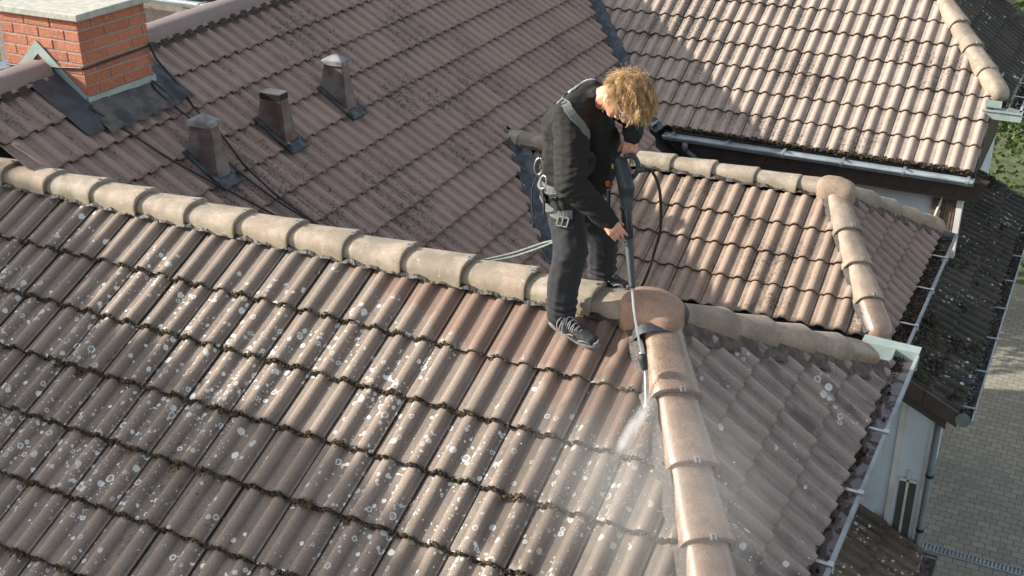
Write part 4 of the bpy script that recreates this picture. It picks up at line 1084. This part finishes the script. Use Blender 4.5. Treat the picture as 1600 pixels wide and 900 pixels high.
# eyes
bm = bmesh.new()
for s in (-1, 1):
    g = bmesh.ops.create_icosphere(bm, subdivisions=2, radius=.0105)['verts']
    for v in g: v.co += hp(.072, .0, .030 * s)
from_bm('eyes', bm, worker, simple('eye_white', (.7, .68, .65), .2), True)
# --- jacket
def wr(scale, amp, axis=V((0, 0, 1)), st=.35, seed=0):
    def f(c, n):
        q = V((c.x, c.y, c.z * (1 / st))) * scale
        a = 1 - abs(noise.noise(q + V((seed, 0, 0)))) * 2.2
        b = noise.noise(c * scale * .6 + V((0, seed, 3)))
        return amp * (a * .6 + b * .9)
    return f
bm = bmesh.new()
hull(bm, [(RS + V((-.02, 0, 0)), .082), (LS, .075), (V((-.375, 0, 1.06)), .085), (V((-.45, -.085, .92)), .136), (V((-.43, .10, .90)), .124)])
hull(bm, [(V((-.44, -.085, .91)), .128), (V((-.43, .10, .90)), .118), (V((-.462, -.075, .73)), .122), (V((-.46, .085, .73)), .115)])
hull(bm, [(V((-.462, -.075, .73)), .122), (V((-.46, .085, .73)), .115), (V((-.475, -.08, .61)), .118), (V((-.475, .09, .61)), .114)])
hull(bm, [(V((-.33, -.05, .95)), .10), (V((-.32, .06, .80)), .10), (V((-.34, .02, .64)), .095), (V((-.36, .0, 1.0)), .09)])    # front of the jacket hanging away from the chest
limb(bm, [(RS + V((-.018, 0, 0)), .090), (RS * .5 + RE * .5, .085), (RE, .077), (RE * .45 + RW * .55, .066), (RW, .050), (RW + (RW - RE).normalized() * .022, .047)])
limb(bm, [(LS, .078), (LE_, .062), (LW * .8 + LE_ * .2, .050), (LW, .046)])
hull(bm, [(V((-.335, -.055, 1.085)), .045), (V((-.335, .055, 1.085)), .045), (V((-.27, .04, 1.105)), .032), (V((-.27, -.05, 1.095)), .032)])   # hood collar
hull(bm, [(V((-.42, -.07, 1.07)), .045), (V((-.41, .06, 1.08)), .040), (V((-.36, 0, 1.12)), .038)])
def jd(c, n):
    a = wr(15, .0085, st=.40)(c, n)
    for J in (RE, LE_):
        d = (c - J).length
        if d < .12: a += .006 * (1 - d / .12) * sin((c - J).dot((RW - RS).normalized()) * 190 + noise.noise(c * 14) * 3)
    d = abs(c.z - .66)
    if d < .10 and c.x < -.34: a += .006 * (1 - d / .1) * sin(c.z * 150 + noise.noise(c * 9) * 5)
    return a
jacket = fuse('jacket', bm, .0065, 5, jd, worker, M_JACK)
# --- trousers
bm = bmesh.new()
hull(bm, [(V((-.485, -.075, .60)), .098), (V((-.485, .075, .60)), .098), (RH, .102), (LH, .100)])
limb(bm, [(RH + V((.0, .0, -.0)), .103), (RH * .5 + RK * .5, .092), (RK, .088), (RK * .5 + RA * .5 + V((-.012, 0, 0)), .080), (RA + V((-.004, 0, .05)), .076), (RA + V((.0, .0, .005)), .076)])
limb(bm, [(LH, .100), (LH * .5 + LK * .5, .088), (LK, .082), (LK * .5 + LA * .5, .076), (LA, .071)])
def td(c, n):
    a = wr(11, .0075, st=.6, seed=4)(c, n)
    for J in (RK, LK):
        d = (c - J).length
        if d < .13: a += .006 * (1 - d / .13) * sin(c.z * 110 + c.x * 60 + noise.noise(c * 8) * 4)
    for J in (RA, LA):
        d = abs(c.z - J.z - .04)
        if d < .09 and (c - J).length < .16: a += .008 * (1 - d / .09) * sin(c.z * 160 + noise.noise(c * 12) * 3)
    return a
trou = fuse('trousers', bm, .0065, 5, td, worker, M_TROU)
# --- shoes
def shoe(heel, toe, up, seed):
    heel, toe, up = V(heel), V(toe), V(up).normalized(); x = (toe - heel); L = x.length; x.normalize(); y = up.cross(x).normalized(); z = x.cross(y)
    q = lambda a, b, c: heel + x * (a * L) + y * b + z * c
    bm = bmesh.new()
    hull(bm, [(q(.12, 0, .045), .036), (q(.12, 0, .085), .034), (q(.34, 0, .080), .034), (q(.36, 0, .04), .038)])
    hull(bm, [(q(.34, 0, .072), .034), (q(.36, .0, .035), .038), (q(.62, .010, .040), .034), (q(.66, -.014, .03), .032)])
    hull(bm, [(q(.62, .012, .036), .034), (q(.64, -.014, .032), .034), (q(.88, .008, .026), .027), (q(.86, -.012, .026), .026)])
    up_ = fuse('shoe', bm, .0042, 3, lambda c, n: .0012 * noise.noise(c * 60), worker, M_SHOE)
    sb = bmesh.new(); prof = []
    n = 30
    for i in range(n):
        a = 2 * pi * i / n; ca, sa = cos(a), sin(a)
        xx = .5 + .53 * ca; w = (.040 + .008 * math.tanh((xx - .5) * 5)) * (1 - .10 * math.exp(-((xx - .42) / .12) ** 2)); prof.append((xx, math.copysign(abs(sa) ** .7, sa) * w))
    lv = []
    for dz, g in ((-.004, .93), (.0, 1.), (.012, 1.03), (.022, 1.0)):
        lv.append([sb.verts.new(q(.5 + (a - .5) * (g if g < 1 else 1 + (g - 1) * .4), b * g, dz + (.006 * max(0, a - .75) * 4) + (.002 * sin(a * 70) if dz < .01 and dz >= 0 else 0))) for a, b in prof])
    for A_, B_ in zip(lv, lv[1:]):
        for i in range(n): sb.faces.new((A_[i], A_[(i + 1) % n], B_[(i + 1) % n], B_[i]))
    sb.faces.new(lv[0][::-1]); sb.faces.new(lv[-1]); from_bm('sole', sb, up_, M_SOLE)
    lb = bmesh.new()
    for i in range(5):
        a = .40 + i * .065; hgt = .112 - i * .012
        tube(lb, crom([q(a - .01, -.036, hgt - .028), q(a, -.018, hgt - .004), q(a + .02, .004, hgt + .001), q(a + .03, .030, hgt - .022)], 4), .0030, 6)
        tube(lb, crom([q(a + .03, -.036, hgt - .030), q(a + .02, -.012, hgt - .004), q(a, .012, hgt), q(a - .01, .034, hgt - .022)], 4), .0030, 6)
    tube(lb, crom([q(.36, 0, .118), q(.34, -.03, .122), q(.30, -.052, .09), q(.33, -.056, .05), q(.37, -.05, .09), q(.37, -.01, .12)], 5), .0026, 6)
    tube(lb, crom([q(.36, 0, .118), q(.40, -.045, .09), q(.42, -.066, .045), q(.40, -.072, .015)], 5), .0026, 6)
    from_bm('laces', lb, up_, M_LACE)
    for (a0, b0, a1, b1, h0, h1) in ((.10, -.040, .30, -.042, .05, .03), (.45, -.043, .62, -.046, .028, .05), (.70, -.046, .92, -.030, .03, .03)):
        pb = bmesh.new(); tube(pb, crom([q(a0, b0, h0), q((a0 + a1) / 2, (b0 + b1) / 2 - .003, (h0 + h1) / 2 + .012), q(a1, b1, h1)], 4), .0045, 6); from_bm('side_trim', pb, up_, M_SOLE)
    pb = bmesh.new(); tube(pb, crom([q(.97, -.02, .03), q(1.0, 0, .034), q(.97, .02, .03)], 4), .008, 6)
    from_bm('toe_cap', pb, up_, M_SOLE)
    return up_
shoe((-.462, -.222, -.098), (-.160, -.300, -.128), (0, -.32, 1), 1)
shoe((-.405, .155, -.018), (-.165, .120, .000), (.0, .12, 1), 2)
# --- hair: loose curls over the skull
M_HAIR = None
def hairm():
    t = NT('curly_blond_hair'); at = t.t.nodes.new('ShaderNodeAttribute'); at.attribute_name = 'hc'; s = t.t.nodes.new('ShaderNodeSeparateColor'); t.t.links.new(at.outputs['Color'], s.inputs[0])
    c = t.mix(s.outputs[0], (.13, .065, .025), (.74, .48, .23)); t.fin(c, .42, 0, .5); return t.m
M_HAIR = hairm()
bm = bmesh.new(); hl = bm.verts.layers.float_color.new('hc'); rn = random.Random(21)
g = bmesh.ops.create_icosphere(bm, subdivisions=4, radius=1)['verts']
for v in g:
    d = v.co.copy(); f, u, r = d.x, d.y, d.z
    R = .094 + .010 * noise.noise(d * 4) + .004 * noise.noise(d * 14)
    v.co = hp(f * (R if f < 0 else R * .92) - .008, u * R * .98 + .036, r * R * .95)
    v[hl] = (.15, 0, 0, 1)
bmesh.ops.bisect_plane(bm, geom=bm.verts[:] + bm.edges[:] + bm.faces[:], plane_co=hp(.045, .015, 0), plane_no=(hf * .9 - hu * .75), clear_outer=True)
def strand(p, n, L, w, tone, curl, ph):
    # gravity pulls strands down; curls wind about them
    k = 9; gt = V((.35, -.10, -1)); gt = gt - n * gt.dot(n); t = (n * .42 + gt * .7 + V((rn.gauss(0, .38), rn.gauss(0, .38), rn.gauss(0, .38)))).normalized(); pts = []
    q = p.copy(); a = t.orthogonal().normalized()
    for i in range(k):
        pts.append(q + (a * cos(ph + i * 1.35) + t.cross(a) * sin(ph + i * 1.35)) * curl * min(1, i / 2))
        t = (t + V((.06, -.02, -.25)) + V((rn.gauss(0, .16), rn.gauss(0, .16), rn.gauss(0, .16)))).normalized()
        q = q + t * L / k
        # keep outside the skull
        o = q - hp(-.008, .036, 0)
        if o.length < .100: q = hp(-.008, .036, 0) + o.normalized() * .100
    rings = []
    pv = None
    for i, c in enumerate(pts):
        tt = (pts[min(i + 1, k - 1)] - pts[max(i - 1, 0)]).normalized(); a = tt.orthogonal().normalized() if pv is None else (pv - tt * pv.dot(tt)).normalized(); b = tt.cross(a); pv = a
        ww = w * (1 - .65 * i / k); r = []
        for j in range(3):
            v = bm.verts.new(c + a * ww * cos(j * 2.094) + b * ww * sin(j * 2.094)); v[hl] = (max(0, min(1, tone + .35 * i / k)), 0, 0, 1); r.append(v)
        rings.append(r)
    for A_, B_ in zip(rings, rings[1:]):
        for j in range(3): bm.faces.new((A_[j], A_[(j + 1) % 3], B_[(j + 1) % 3], B_[j])).smooth = True
locks = 330; made = 0
while made < locks:
    d = V((rn.gauss(0, 1), rn.gauss(0, 1), rn.gauss(0, 1))).normalized(); f, u, r = d.x, d.y, d.z
    if f * .9 - u * .75 > .32 or u < -.55 or (u < .05 and f > .2): continue
    made += 1
    p = hp(f * .095 - .008, u * .095 + .036, r * .091); nrm = (hf * f + hu * u + hr * r).normalized()
    L = rn.uniform(.045, .095) * (1.25 if f > .1 and u > .3 else 1) * (1.2 if u < 0 else 1); tone = rn.uniform(.15, .85) * (1 if rn.random() > .2 else .4); cu_ = rn.uniform(.004, .010); ph = rn.uniform(0, 6)
    st = rn.getstate()
    for j in range(11):
        rn.setstate(st); [rn.random() for _ in range(0)]
        off = V((random.gauss(0, .006), random.gauss(0, .006), random.gauss(0, .006)))
        strand(p + off, (nrm + off * 12).normalized(), L * random.uniform(.85, 1.15), random.uniform(.0006, .0013), tone + random.gauss(0, .14), cu_ * random.uniform(.7, 1.3), ph + random.gauss(0, .35))
    rn.random()
for j in range(260):
    d = V((rn.gauss(0, 1), rn.gauss(0, 1), rn.gauss(0, 1))).normalized(); f, u, r = d.x, d.y, d.z
    if f * .9 - u * .75 > .3 or u < -.3: continue
    strand(hp(f * .095 - .008, u * .095 + .036, r * .091), (hf * f + hu * u + hr * r).normalized(), rn.uniform(.05, .09), rn.uniform(.0005, .0009), rn.uniform(.4, 1), rn.uniform(.006, .014), rn.uniform(0, 6))
hair = from_bm('hair', bm, worker, M_HAIR); hair['label'] = 'curly blond hair'
# --- glasses
M_GF = simple('white_glasses_frame', (.75, .76, .78), .3); M_GL = simple('clear_grey_lens', (.45, .50, .52), .1)
bm = bmesh.new()
for s in (-1, 1):
    tube(bm, crom([hp(.100, .012, .012 * s), hp(.102, .02, .034 * s), hp(.086, .014, .060 * s), hp(.05, .012, .080 * s), hp(.0, .01, .089 * s)], 4), .003, 6)
    tube(bm, crom([hp(.100, .010, .012 * s), hp(.104, -.012, .018 * s), hp(.098, -.020, .038 * s), hp(.084, -.004, .060 * s)], 4), .002, 6)
tube(bm, [hp(.101, .012, -.013), hp(.106, .010, 0), hp(.101, .012, .013)], .0025, 6)
gl = from_bm('safety_glasses', bm, worker, M_GF)
bm = bmesh.new()
for s in (-1, 1): bm.faces.new([bm.verts.new(p) for p in (hp(.101, .016, .012 * s), hp(.101, .018, .036 * s), hp(.086, .012, .060 * s), hp(.085, -.004, .060 * s), hp(.097, -.018, .038 * s), hp(.103, -.010, .016 * s))])
from_bm('lens', bm, gl, M_GL)
# --- harness webbing laid on the clothes
def bvh(objs):
    vs = []; fs = []
    for o in objs:
        k = len(vs); vs += [v.co.copy() for v in o.data.vertices]; fs += [tuple(i + k for i in p.vertices) for p in o.data.polygons]
    return BVHTree.FromPolygons(vs, fs)
BV = bvh([jacket, trou])
def strap(name, pts, w, m, parent, off=.004, th=.0022, closed=False):
    P = crom(pts, 7); Q = []; N = []
    for p in P:
        l, n, i, d = BV.find_nearest(p); Q.append(l + n * off); N.append(n)
    Q2 = [(Q[max(i - 1, 0)] + Q[i] * 2 + Q[min(i + 1, len(Q) - 1)]) / 4 for i in range(len(Q))]
    bm = bmesh.new(); rows = []
    for i, q in enumerate(Q2):
        t = (Q2[min(i + 1, len(Q2) - 1)] - Q2[max(i - 1, 0)]).normalized(); n = (N[max(i - 1, 0)] + N[i] + N[min(i + 1, len(N) - 1)]).normalized(); s = t.cross(n).normalized()
        rows.append([bm.verts.new(q + s * w + n * th), bm.verts.new(q - s * w + n * th), bm.verts.new(q - s * w - n * .004), bm.verts.new(q + s * w - n * .004)])
    for A_, B_ in zip(rows, rows[1:]):
        for k in range(4): bm.faces.new((A_[k], A_[(k + 1) % 4], B_[(k + 1) % 4], B_[k]))
    bm.faces.new(rows[0]); bm.faces.new(rows[-1][::-1])
    return from_bm(name, bm, parent, m), Q2, N
har, q_, n_ = strap('harness', [(-.44, -.13, 1.05), (-.40, -.20, 1.05), (-.35, -.22, 1.0), (-.31, -.20, .93)], .021, M_STRAP, worker)
har['label'] = 'grey fall-arrest harness webbing'
strap('strap', [(-.31, -.20, .93), (-.29, -.16, .84), (-.30, -.14, .74), (-.34, -.16, .66)], .017, M_STRAPD, har)
strap('strap', [(-.44, -.13, 1.05), (-.46, -.05, 1.07), (-.44, .05, 1.08), (-.40, .14, 1.09), (-.33, .20, 1.06)], .020, M_STRAPD, har, .006)
strap('strap', [(-.50, -.06, 1.02), (-.54, -.02, .92), (-.57, -.02, .80), (-.58, -.04, .68)], .018, M_STRAPD, har)
strap('belt', [(-.36, -.20, .63), (-.46, -.24, .635), (-.56, -.16, .64), (-.60, .0, .64), (-.56, .16, .64)], .022, M_STRAP, har, .006)
strap('thigh_strap', [(-.38, -.17, .50), (-.43, -.22, .515), (-.50, -.21, .53), (-.57, -.13, .55)], .022, M_STRAP, har, .006)
strap('strap', [(-.52, -.21, .64), (-.54, -.20, .60), (-.53, -.21, .55)], .014, M_STRAPD, har, .009)
# buckles, ring, carabiner
def buckle(p, m=M_SILV, s=1., nm='buckle'):
    l, n, i, d = BV.find_nearest(V(p)); b = bmesh.new(); a = n.cross(V((0, 0, 1))).normalized(); c = n.cross(a); l = l + n * .010
    R = Matrix.Translation(l) @ Matrix((a, c, n)).transposed().to_4x4()
    for lo, hi in (((-.026, -.020, 0), (-.019, .020, .006)), ((.019, -.020, 0), (.026, .020, .006)), ((-.026, .015, 0), (.026, .021, .006)), ((-.026, -.021, 0), (.026, -.015, .006)), ((-.003, -.02, .001), (.003, .02, .008))): box(b, V(lo) * s, V(hi) * s, .001, R)
    return from_bm(nm, b, har, m)
buckle((-.40, -.27, .51), simple('olive_grey_plastic', (.12, .13, .11), .5), 1.25); buckle((-.47, -.27, .60), M_SILV, .7)
b = bmesh.new()
def ring(b, c, a, e, R1, R2, r, n=20): tube(b, [V(c) + a * cos(2 * pi * k / n) * R1 + e * sin(2 * pi * k / n) * R2 for k in range(n + 1)], r, 6)
ring(b, (-.50, -.255, .69), V((.3, -.1, .9)).normalized(), V((.9, -.3, -.3)).normalized(), .038, .020, .0042); from_bm('carabiner', b, har, M_SILV)
b = bmesh.new(); ring(b, (-.57, -.16, .73), V((.2, -.1, .95)).normalized(), V((.9, .2, -.2)).normalized(), .048, .022, .004); from_bm('carabiner', b, har, M_SILV)
bm = bmesh.new(); tube(bm, crom([(-.58, -.14, .69), (-.615, -.14, .60), (-.620, -.13, .50), (-.612, -.13, .43)], 4), .0035, 6); tube(bm, [(-.612, -.13, .43), (-.610, -.13, .38)], [.002, .010], 6); from_bm('lanyard_tail', bm, har, M_STRAPD)
bm = bmesh.new(); tube(bm, crom([(-.58, -.12, .72), (-.53, -.20, .62), (-.50, -.24, .56), (-.52, -.20, .50)], 4), .006, 6); from_bm('gear_loop', bm, har, M_STRAPD)
bm = bmesh.new(); box(bm, (-.228, -.115, .665), (-.208, -.100, .695), .004); from_bm('radio_clip', bm, har, simple('orange_plastic', (.65, .10, .02), .4))
bm = bmesh.new(); box(bm, (-.215, -.13, .50), (-.195, -.115, .66), .006); from_bm('hanging_tool', bm, har, M_VENTD)
bm = bmesh.new(); box(bm, (-.214, -.133, .53), (-.198, -.130, .56), .001); from_bm('tool_tag', bm, har, M_SILV)
# reflective shoulder patch
strap('reflective_patch', [(-.43, -.10, 1.10), (-.41, -.03, 1.12), (-.37, .03, 1.12)], .010, simple('white_reflective', (.7, .74, .8), .4), har, .007)

# ------------------------------------------------------------------ pressure washer lance
lance = empty('pressure_washer_lance', (-.04, -.27, .45), 'dark green-grey pressure washer lance held in both hands, nozzle over the tiles', 'pressure washer')
M_GUN = simple('dark_teal_plastic', (.030, .042, .045), .45, var=.2, scale=20, bump=.1)
M_GUN2 = simple('black_rubber', (.018, .02, .02), .6)
T0, T1, T2 = V((-.168, -.105, .800)), V((-.105, -.155, .640)), V((.028, -.355, .268))
ax = (T2 - T1).normalized()
bm = bmesh.new(); A0 = T0; A1 = T1
hull(bm, [(A0 + V((.0, 0, .005)), .028), (A0 + V((.026, .004, -.01)), .027), (A1 + V((.006, .0, .01)), .034), (A1 + V((.010, 0, .06)), .036)]); hull(bm, [(A1 + V((.008, 0, .01)), .034), (A1 + ax * .06, .028)])
gun = fuse('gun_body', bm, .004, 3, None, lance, M_GUN)
bm = bmesh.new(); tube(bm, [A0 + V((-.022, -.018, -.008)), A0 + V((-.019, -.020, -.030))], .007, 8); from_bm('yellow_switch', bm, gun, simple('lime_plastic', (.45, .55, .03), .4))
# loop handle with trigger
bm = bmesh.new(); lp = [A0 + V((.028, .0, -.100)), A0 + V((.070, .0, -.075)), A0 + V((.098, .008, -.030)), A0 + V((.094, .012, .012)), A0 + V((.066, .012, .040)), A0 + V((.030, .006, .030))]
tube(bm, crom(lp, 6), .0125, 10); tube(bm, crom([lp[2] + V((-.006, 0, 0)), lp[2] + V((.022, .004, .006)), lp[2] + V((.040, .006, .010))], 3), [.016] * 3 + [.013] * 4, 10); from_bm('handle', bm, lance, M_GUN)
bm = bmesh.new(); tube(bm, crom([A0 + V((.034, -.002, -.03)), A0 + V((.050, -.002, -.045)), A0 + V((.056, 0, -.070))], 4), .005, 6); from_bm('trigger', bm, gun, M_GUN2)
bm = bmesh.new(); tube(bm, [T1 + ax * .04, T1 + ax * .055, T1 + ax * .06, T1 + ax * .20], [.031, .031, .027, .025], 14); from_bm('sleeve', bm, lance, M_GUN)
bm = bmesh.new()
for k in range(6):
    a = k * pi / 3; u_ = ax.orthogonal().normalized(); w_ = ax.cross(u_); o = (u_ * cos(a) + w_ * sin(a)) * .0262; tube(bm, [T1 + ax * .065 + o, T1 + ax * .16 + o * .94], .0026, 5)
from_bm('sleeve_ribs', bm, lance, M_STRAP)
bm = bmesh.new(); L_ = (T2 - T1).length; n = 22; pts = [T1 + ax * (.20 + (L_ - .20) * i / n) for i in range(n + 1)]; tube(bm, pts, [.0225 - .0085 * i / n + (.0014 if i % 2 else 0) for i in range(n + 1)], 12); from_bm('grip_tube', bm, lance, M_GUN)
N0 = V((.126, -.440, -.035))
mid = (T2 + N0) / 2 + V((-.004, 0, .004))
bm = bmesh.new(); tube(bm, crom([T2 - ax * .02, T2 + (N0 - T2) * .3 + V((-.008, 0, 0)), mid + (N0 - T2) * .15 + V((-.004, 0, 0)), N0], 6), .0062, 10); from_bm('wand', bm, lance, M_SILV)
bm = bmesh.new(); tube(bm, [T2 - ax * .012, T2 + ax * .006], .012, 12); from_bm('wand_collar', bm, lance, M_SILV)
na = (V((.156, -.462, -.112)) - N0).normalized()
bm = bmesh.new(); tube(bm, [N0 - na * .012, N0, N0 + na * .004, N0 + na * .020, N0 + na * .055, N0 + na * .068, N0 + na * .072], [.010, .016, .0215, .0215, .0165, .0155, .012], 16); from_bm('nozzle', bm, lance, M_GUN2)
bm = bmesh.new(); tube(bm, [N0 - na * .016, N0 - na * .008], .013, 12); from_bm('nozzle_ring', bm, lance, M_SILV)
# hose
hs = lp[2] + V((.038, .006, .010))
cable('pressure_hose', [hs, (-.015, -.06, .770), (.012, -.03, .70), (.022, .0, .60), (.012, .05, .42), (-.03, .10, .27), (-.075, .15, .13), (-.13, .20, .0), (-.20, .30, -.09), (-.4, .5, -.20)], .0078, 'black pressure hose looping down from the lance handle behind the ridge', M_CABLE, 0, 'hose', None, None)

# ------------------------------------------------------------------ moss growing along the tile edges
def clumps(name, gens, mat, label, cat, rr):
    pts = [];
    for p in gens: pts.append(p)
    o = debris_obj(name, pts, mat, None, rr, 17); tag(o, label, cat, kind='stuff'); return o
rn = random.Random(33); pts = []; big = []
for k in range(9):
    s = .508 + .354 * k; 
    n_ = 4600
    for i in range(n_):
        x = rn.uniform(-5.2, 1.05); y = -s * cosA
        cleaned = s < .12 + .32 * (x + 1.95) + .05
        if x > -y * .637 and y > -1.7: continue
        q = noise.noise(V((x * 5, k * 3.1, 0)))
        if rn.random() > (.30 if k == 0 else .62) + q * .8 - (.22 if cleaned else 0): continue
        u = (V((x, 0, 0)) - PA.o).dot(PA.h); ph = (u - phase_from(PA, (-1.628, -1.07, -.572))) % TW
        p = PA.at(u, s + rn.uniform(-.004, .012), wave(ph) + rn.uniform(-.024, .002)); pts.append(p)
        if rn.random() < .006 and k > 1: big += [p + PA.d * rn.gauss(.012, .012) + PA.h * rn.gauss(0, .014) + PA.n * rn.uniform(0, .012) for _ in range(16)]
clumps('edge_moss', pts, M_MOSS, 'dark dry moss growing along the tile edges of the front slope', 'moss', .0072)
clumps('moss_cushions', big, simple('brown_moss_cushion', (.13, .085, .035), .95, var=.6, scale=40, bump=1, bscale=250), 'brown moss cushions lying at the tile edges of the front slope', 'moss', .008)
pts = []
for i in range(2600):
    x = rn.uniform(-2.3, .85); pts.append(PF.p(x, 6.865 + rn.uniform(-.015, .02), rn.uniform(-.03, .012)))
clumps('eave_moss', pts, M_LITTER, 'dark moss fringe along the eave of the pale far slope', 'moss', .009)
pts = []
for i in range(5200):
    y = rn.uniform(4.45, 9.9); x = rn.uniform(.72, 1.29)
    if noise.noise(V((x * 3, y * 1.6, 2))) + noise.noise(V((x * 11, y * 5, 7))) * .6 < (.05 if y < 6.3 else .45): continue
    pts.append(PG.p(x, y, wave((y - 4.392) % TW) - .012 + rn.uniform(-.004, .006)))
clumps('roof_moss', pts, simple('olive_roof_moss', (.075, .075, .035), .95, var=.75, scale=6, bump=1, bscale=150, dark=(.02, .018, .012)), 'olive and black moss clumps covering the dark annex roof', 'moss', .016)
pts = []
for i in range(1500):
    y = rn.uniform(-2, 1.6); pts.append(PB.at(y, 1.382 + rn.uniform(-.012, .012), rn.uniform(-.03, .0)))
clumps('eave_moss', pts, M_MOSS, 'thin moss fringe along the eave of the damp hip slope', 'moss', .006)

# ------------------------------------------------------------------ water jet and spray
def spraymat(name, dens, scale, thr, col=(1, 1, 1), lo=.35, hi=.75, aniso=.3):
    m = bpy.data.materials.new(name); m.use_nodes = True; t = m.node_tree; t.nodes.clear(); o = t.nodes.new('ShaderNodeOutputMaterial'); v = t.nodes.new('ShaderNodeVolumePrincipled')
    v.inputs['Color'].default_value = col + (1,); v.inputs['Anisotropy'].default_value = aniso
    tc = t.nodes.new('ShaderNodeTexCoord'); n = t.nodes.new('ShaderNodeTexNoise'); n.inputs['Scale'].default_value = scale; n.inputs['Detail'].default_value = 3; t.links.new(tc.outputs['Object'], n.inputs['Vector'])
    mr = t.nodes.new('ShaderNodeMapRange'); mr.inputs[1].default_value = lo; mr.inputs[2].default_value = hi; mr.inputs[3].default_value = .15; mr.inputs[4].default_value = 1; t.links.new(n.outputs['Fac'], mr.inputs[0])
    # density fades towards the cloud's skin: generated coordinates run 0..1 through the box
    g = t.nodes.new('ShaderNodeVectorMath'); g.operation = 'SUBTRACT'; g.inputs[1].default_value = (.5, .5, .5); t.links.new(tc.outputs['Generated'], g.inputs[0])
    l = t.nodes.new('ShaderNodeVectorMath'); l.operation = 'LENGTH'; t.links.new(g.outputs[0], l.inputs[0])
    fr = t.nodes.new('ShaderNodeMapRange'); fr.interpolation_type = 'SMOOTHSTEP'; fr.inputs[1].default_value = .08; fr.inputs[2].default_value = .5; fr.inputs[3].default_value = 1; fr.inputs[4].default_value = 0; t.links.new(l.outputs['Value'], fr.inputs[0])
    a = t.nodes.new('ShaderNodeMath'); a.operation = 'MULTIPLY'; t.links.new(mr.outputs[0], a.inputs[0]); t.links.new(fr.outputs[0], a.inputs[1])
    b = t.nodes.new('ShaderNodeMath'); b.operation = 'MULTIPLY'; t.links.new(a.outputs[0], b.inputs[0]); b.inputs[1].default_value = dens; t.links.new(b.outputs[0], v.inputs['Density']); t.links.new(v.outputs[0], o.inputs['Volume']); return m
def puff(name, c, r, rot, m, label):
    bm = bmesh.new(); bmesh.ops.create_uvsphere(bm, u_segments=24, v_segments=14, radius=1)
    for v in bm.verts: v.co = V((v.co.x * r[0], v.co.y * r[1], v.co.z * r[2]))
    o = from_bm(name, bm, None, m); o.location = c; o.rotation_euler = rot; return tag(o, label, 'water spray', kind='stuff')
JE = V((.188, -.52, -.255)); J0 = N0 + na * .07
M_JET = simple('white_water', (.82, .86, .88), .35, var=.1, scale=60)
bm = bmesh.new(); tube(bm, [J0, J0 + (JE - J0) * .5, JE], [.0025, .0036, .007], 8); jt = from_bm('water_jet', bm, None, M_JET); tag(jt, 'thin white water jet shooting from the nozzle onto the tiles', 'water jet', kind='stuff')
def aim(d): return d.to_track_quat('X', 'Z').to_euler()
fan = (V((.02, -.9, -.48)))
puff('spray_burst', JE + V((.0, -.16, -.035)), (.27, .045, .045), aim(V((-.10, -.9, -.40))), spraymat('dense_spray', 34, 14, .5, aniso=.2), 'bright burst of spray where the jet hits the tiles')
puff('spray_mist', V((.40, -1.00, -.34)), (.95, .75, .34), (0, radians(8), radians(-62)), spraymat('spray_mist', .95, 2.2, .5, lo=.2, hi=.8), 'pale drifting mist over the hip and lower tiles')
# flying droplets
rn = random.Random(9); vs = []
for i in range(520):
    a = rn.gauss(0, .42); el = abs(rn.gauss(.12, .12)); L = rn.random() ** 1.5 * .75; d = V((sin(a) * .9 + .05, -cos(a), 0)); p = JE + d * L + V((0, 0, -.534 * L * cos(a) + el * L + .01)); vs.append(p)
o = debris_obj('spray_droplets', vs, M_JET, None, .0017, 31); tag(o, 'tiny white droplets thrown out from the jet', 'droplets', kind='stuff')
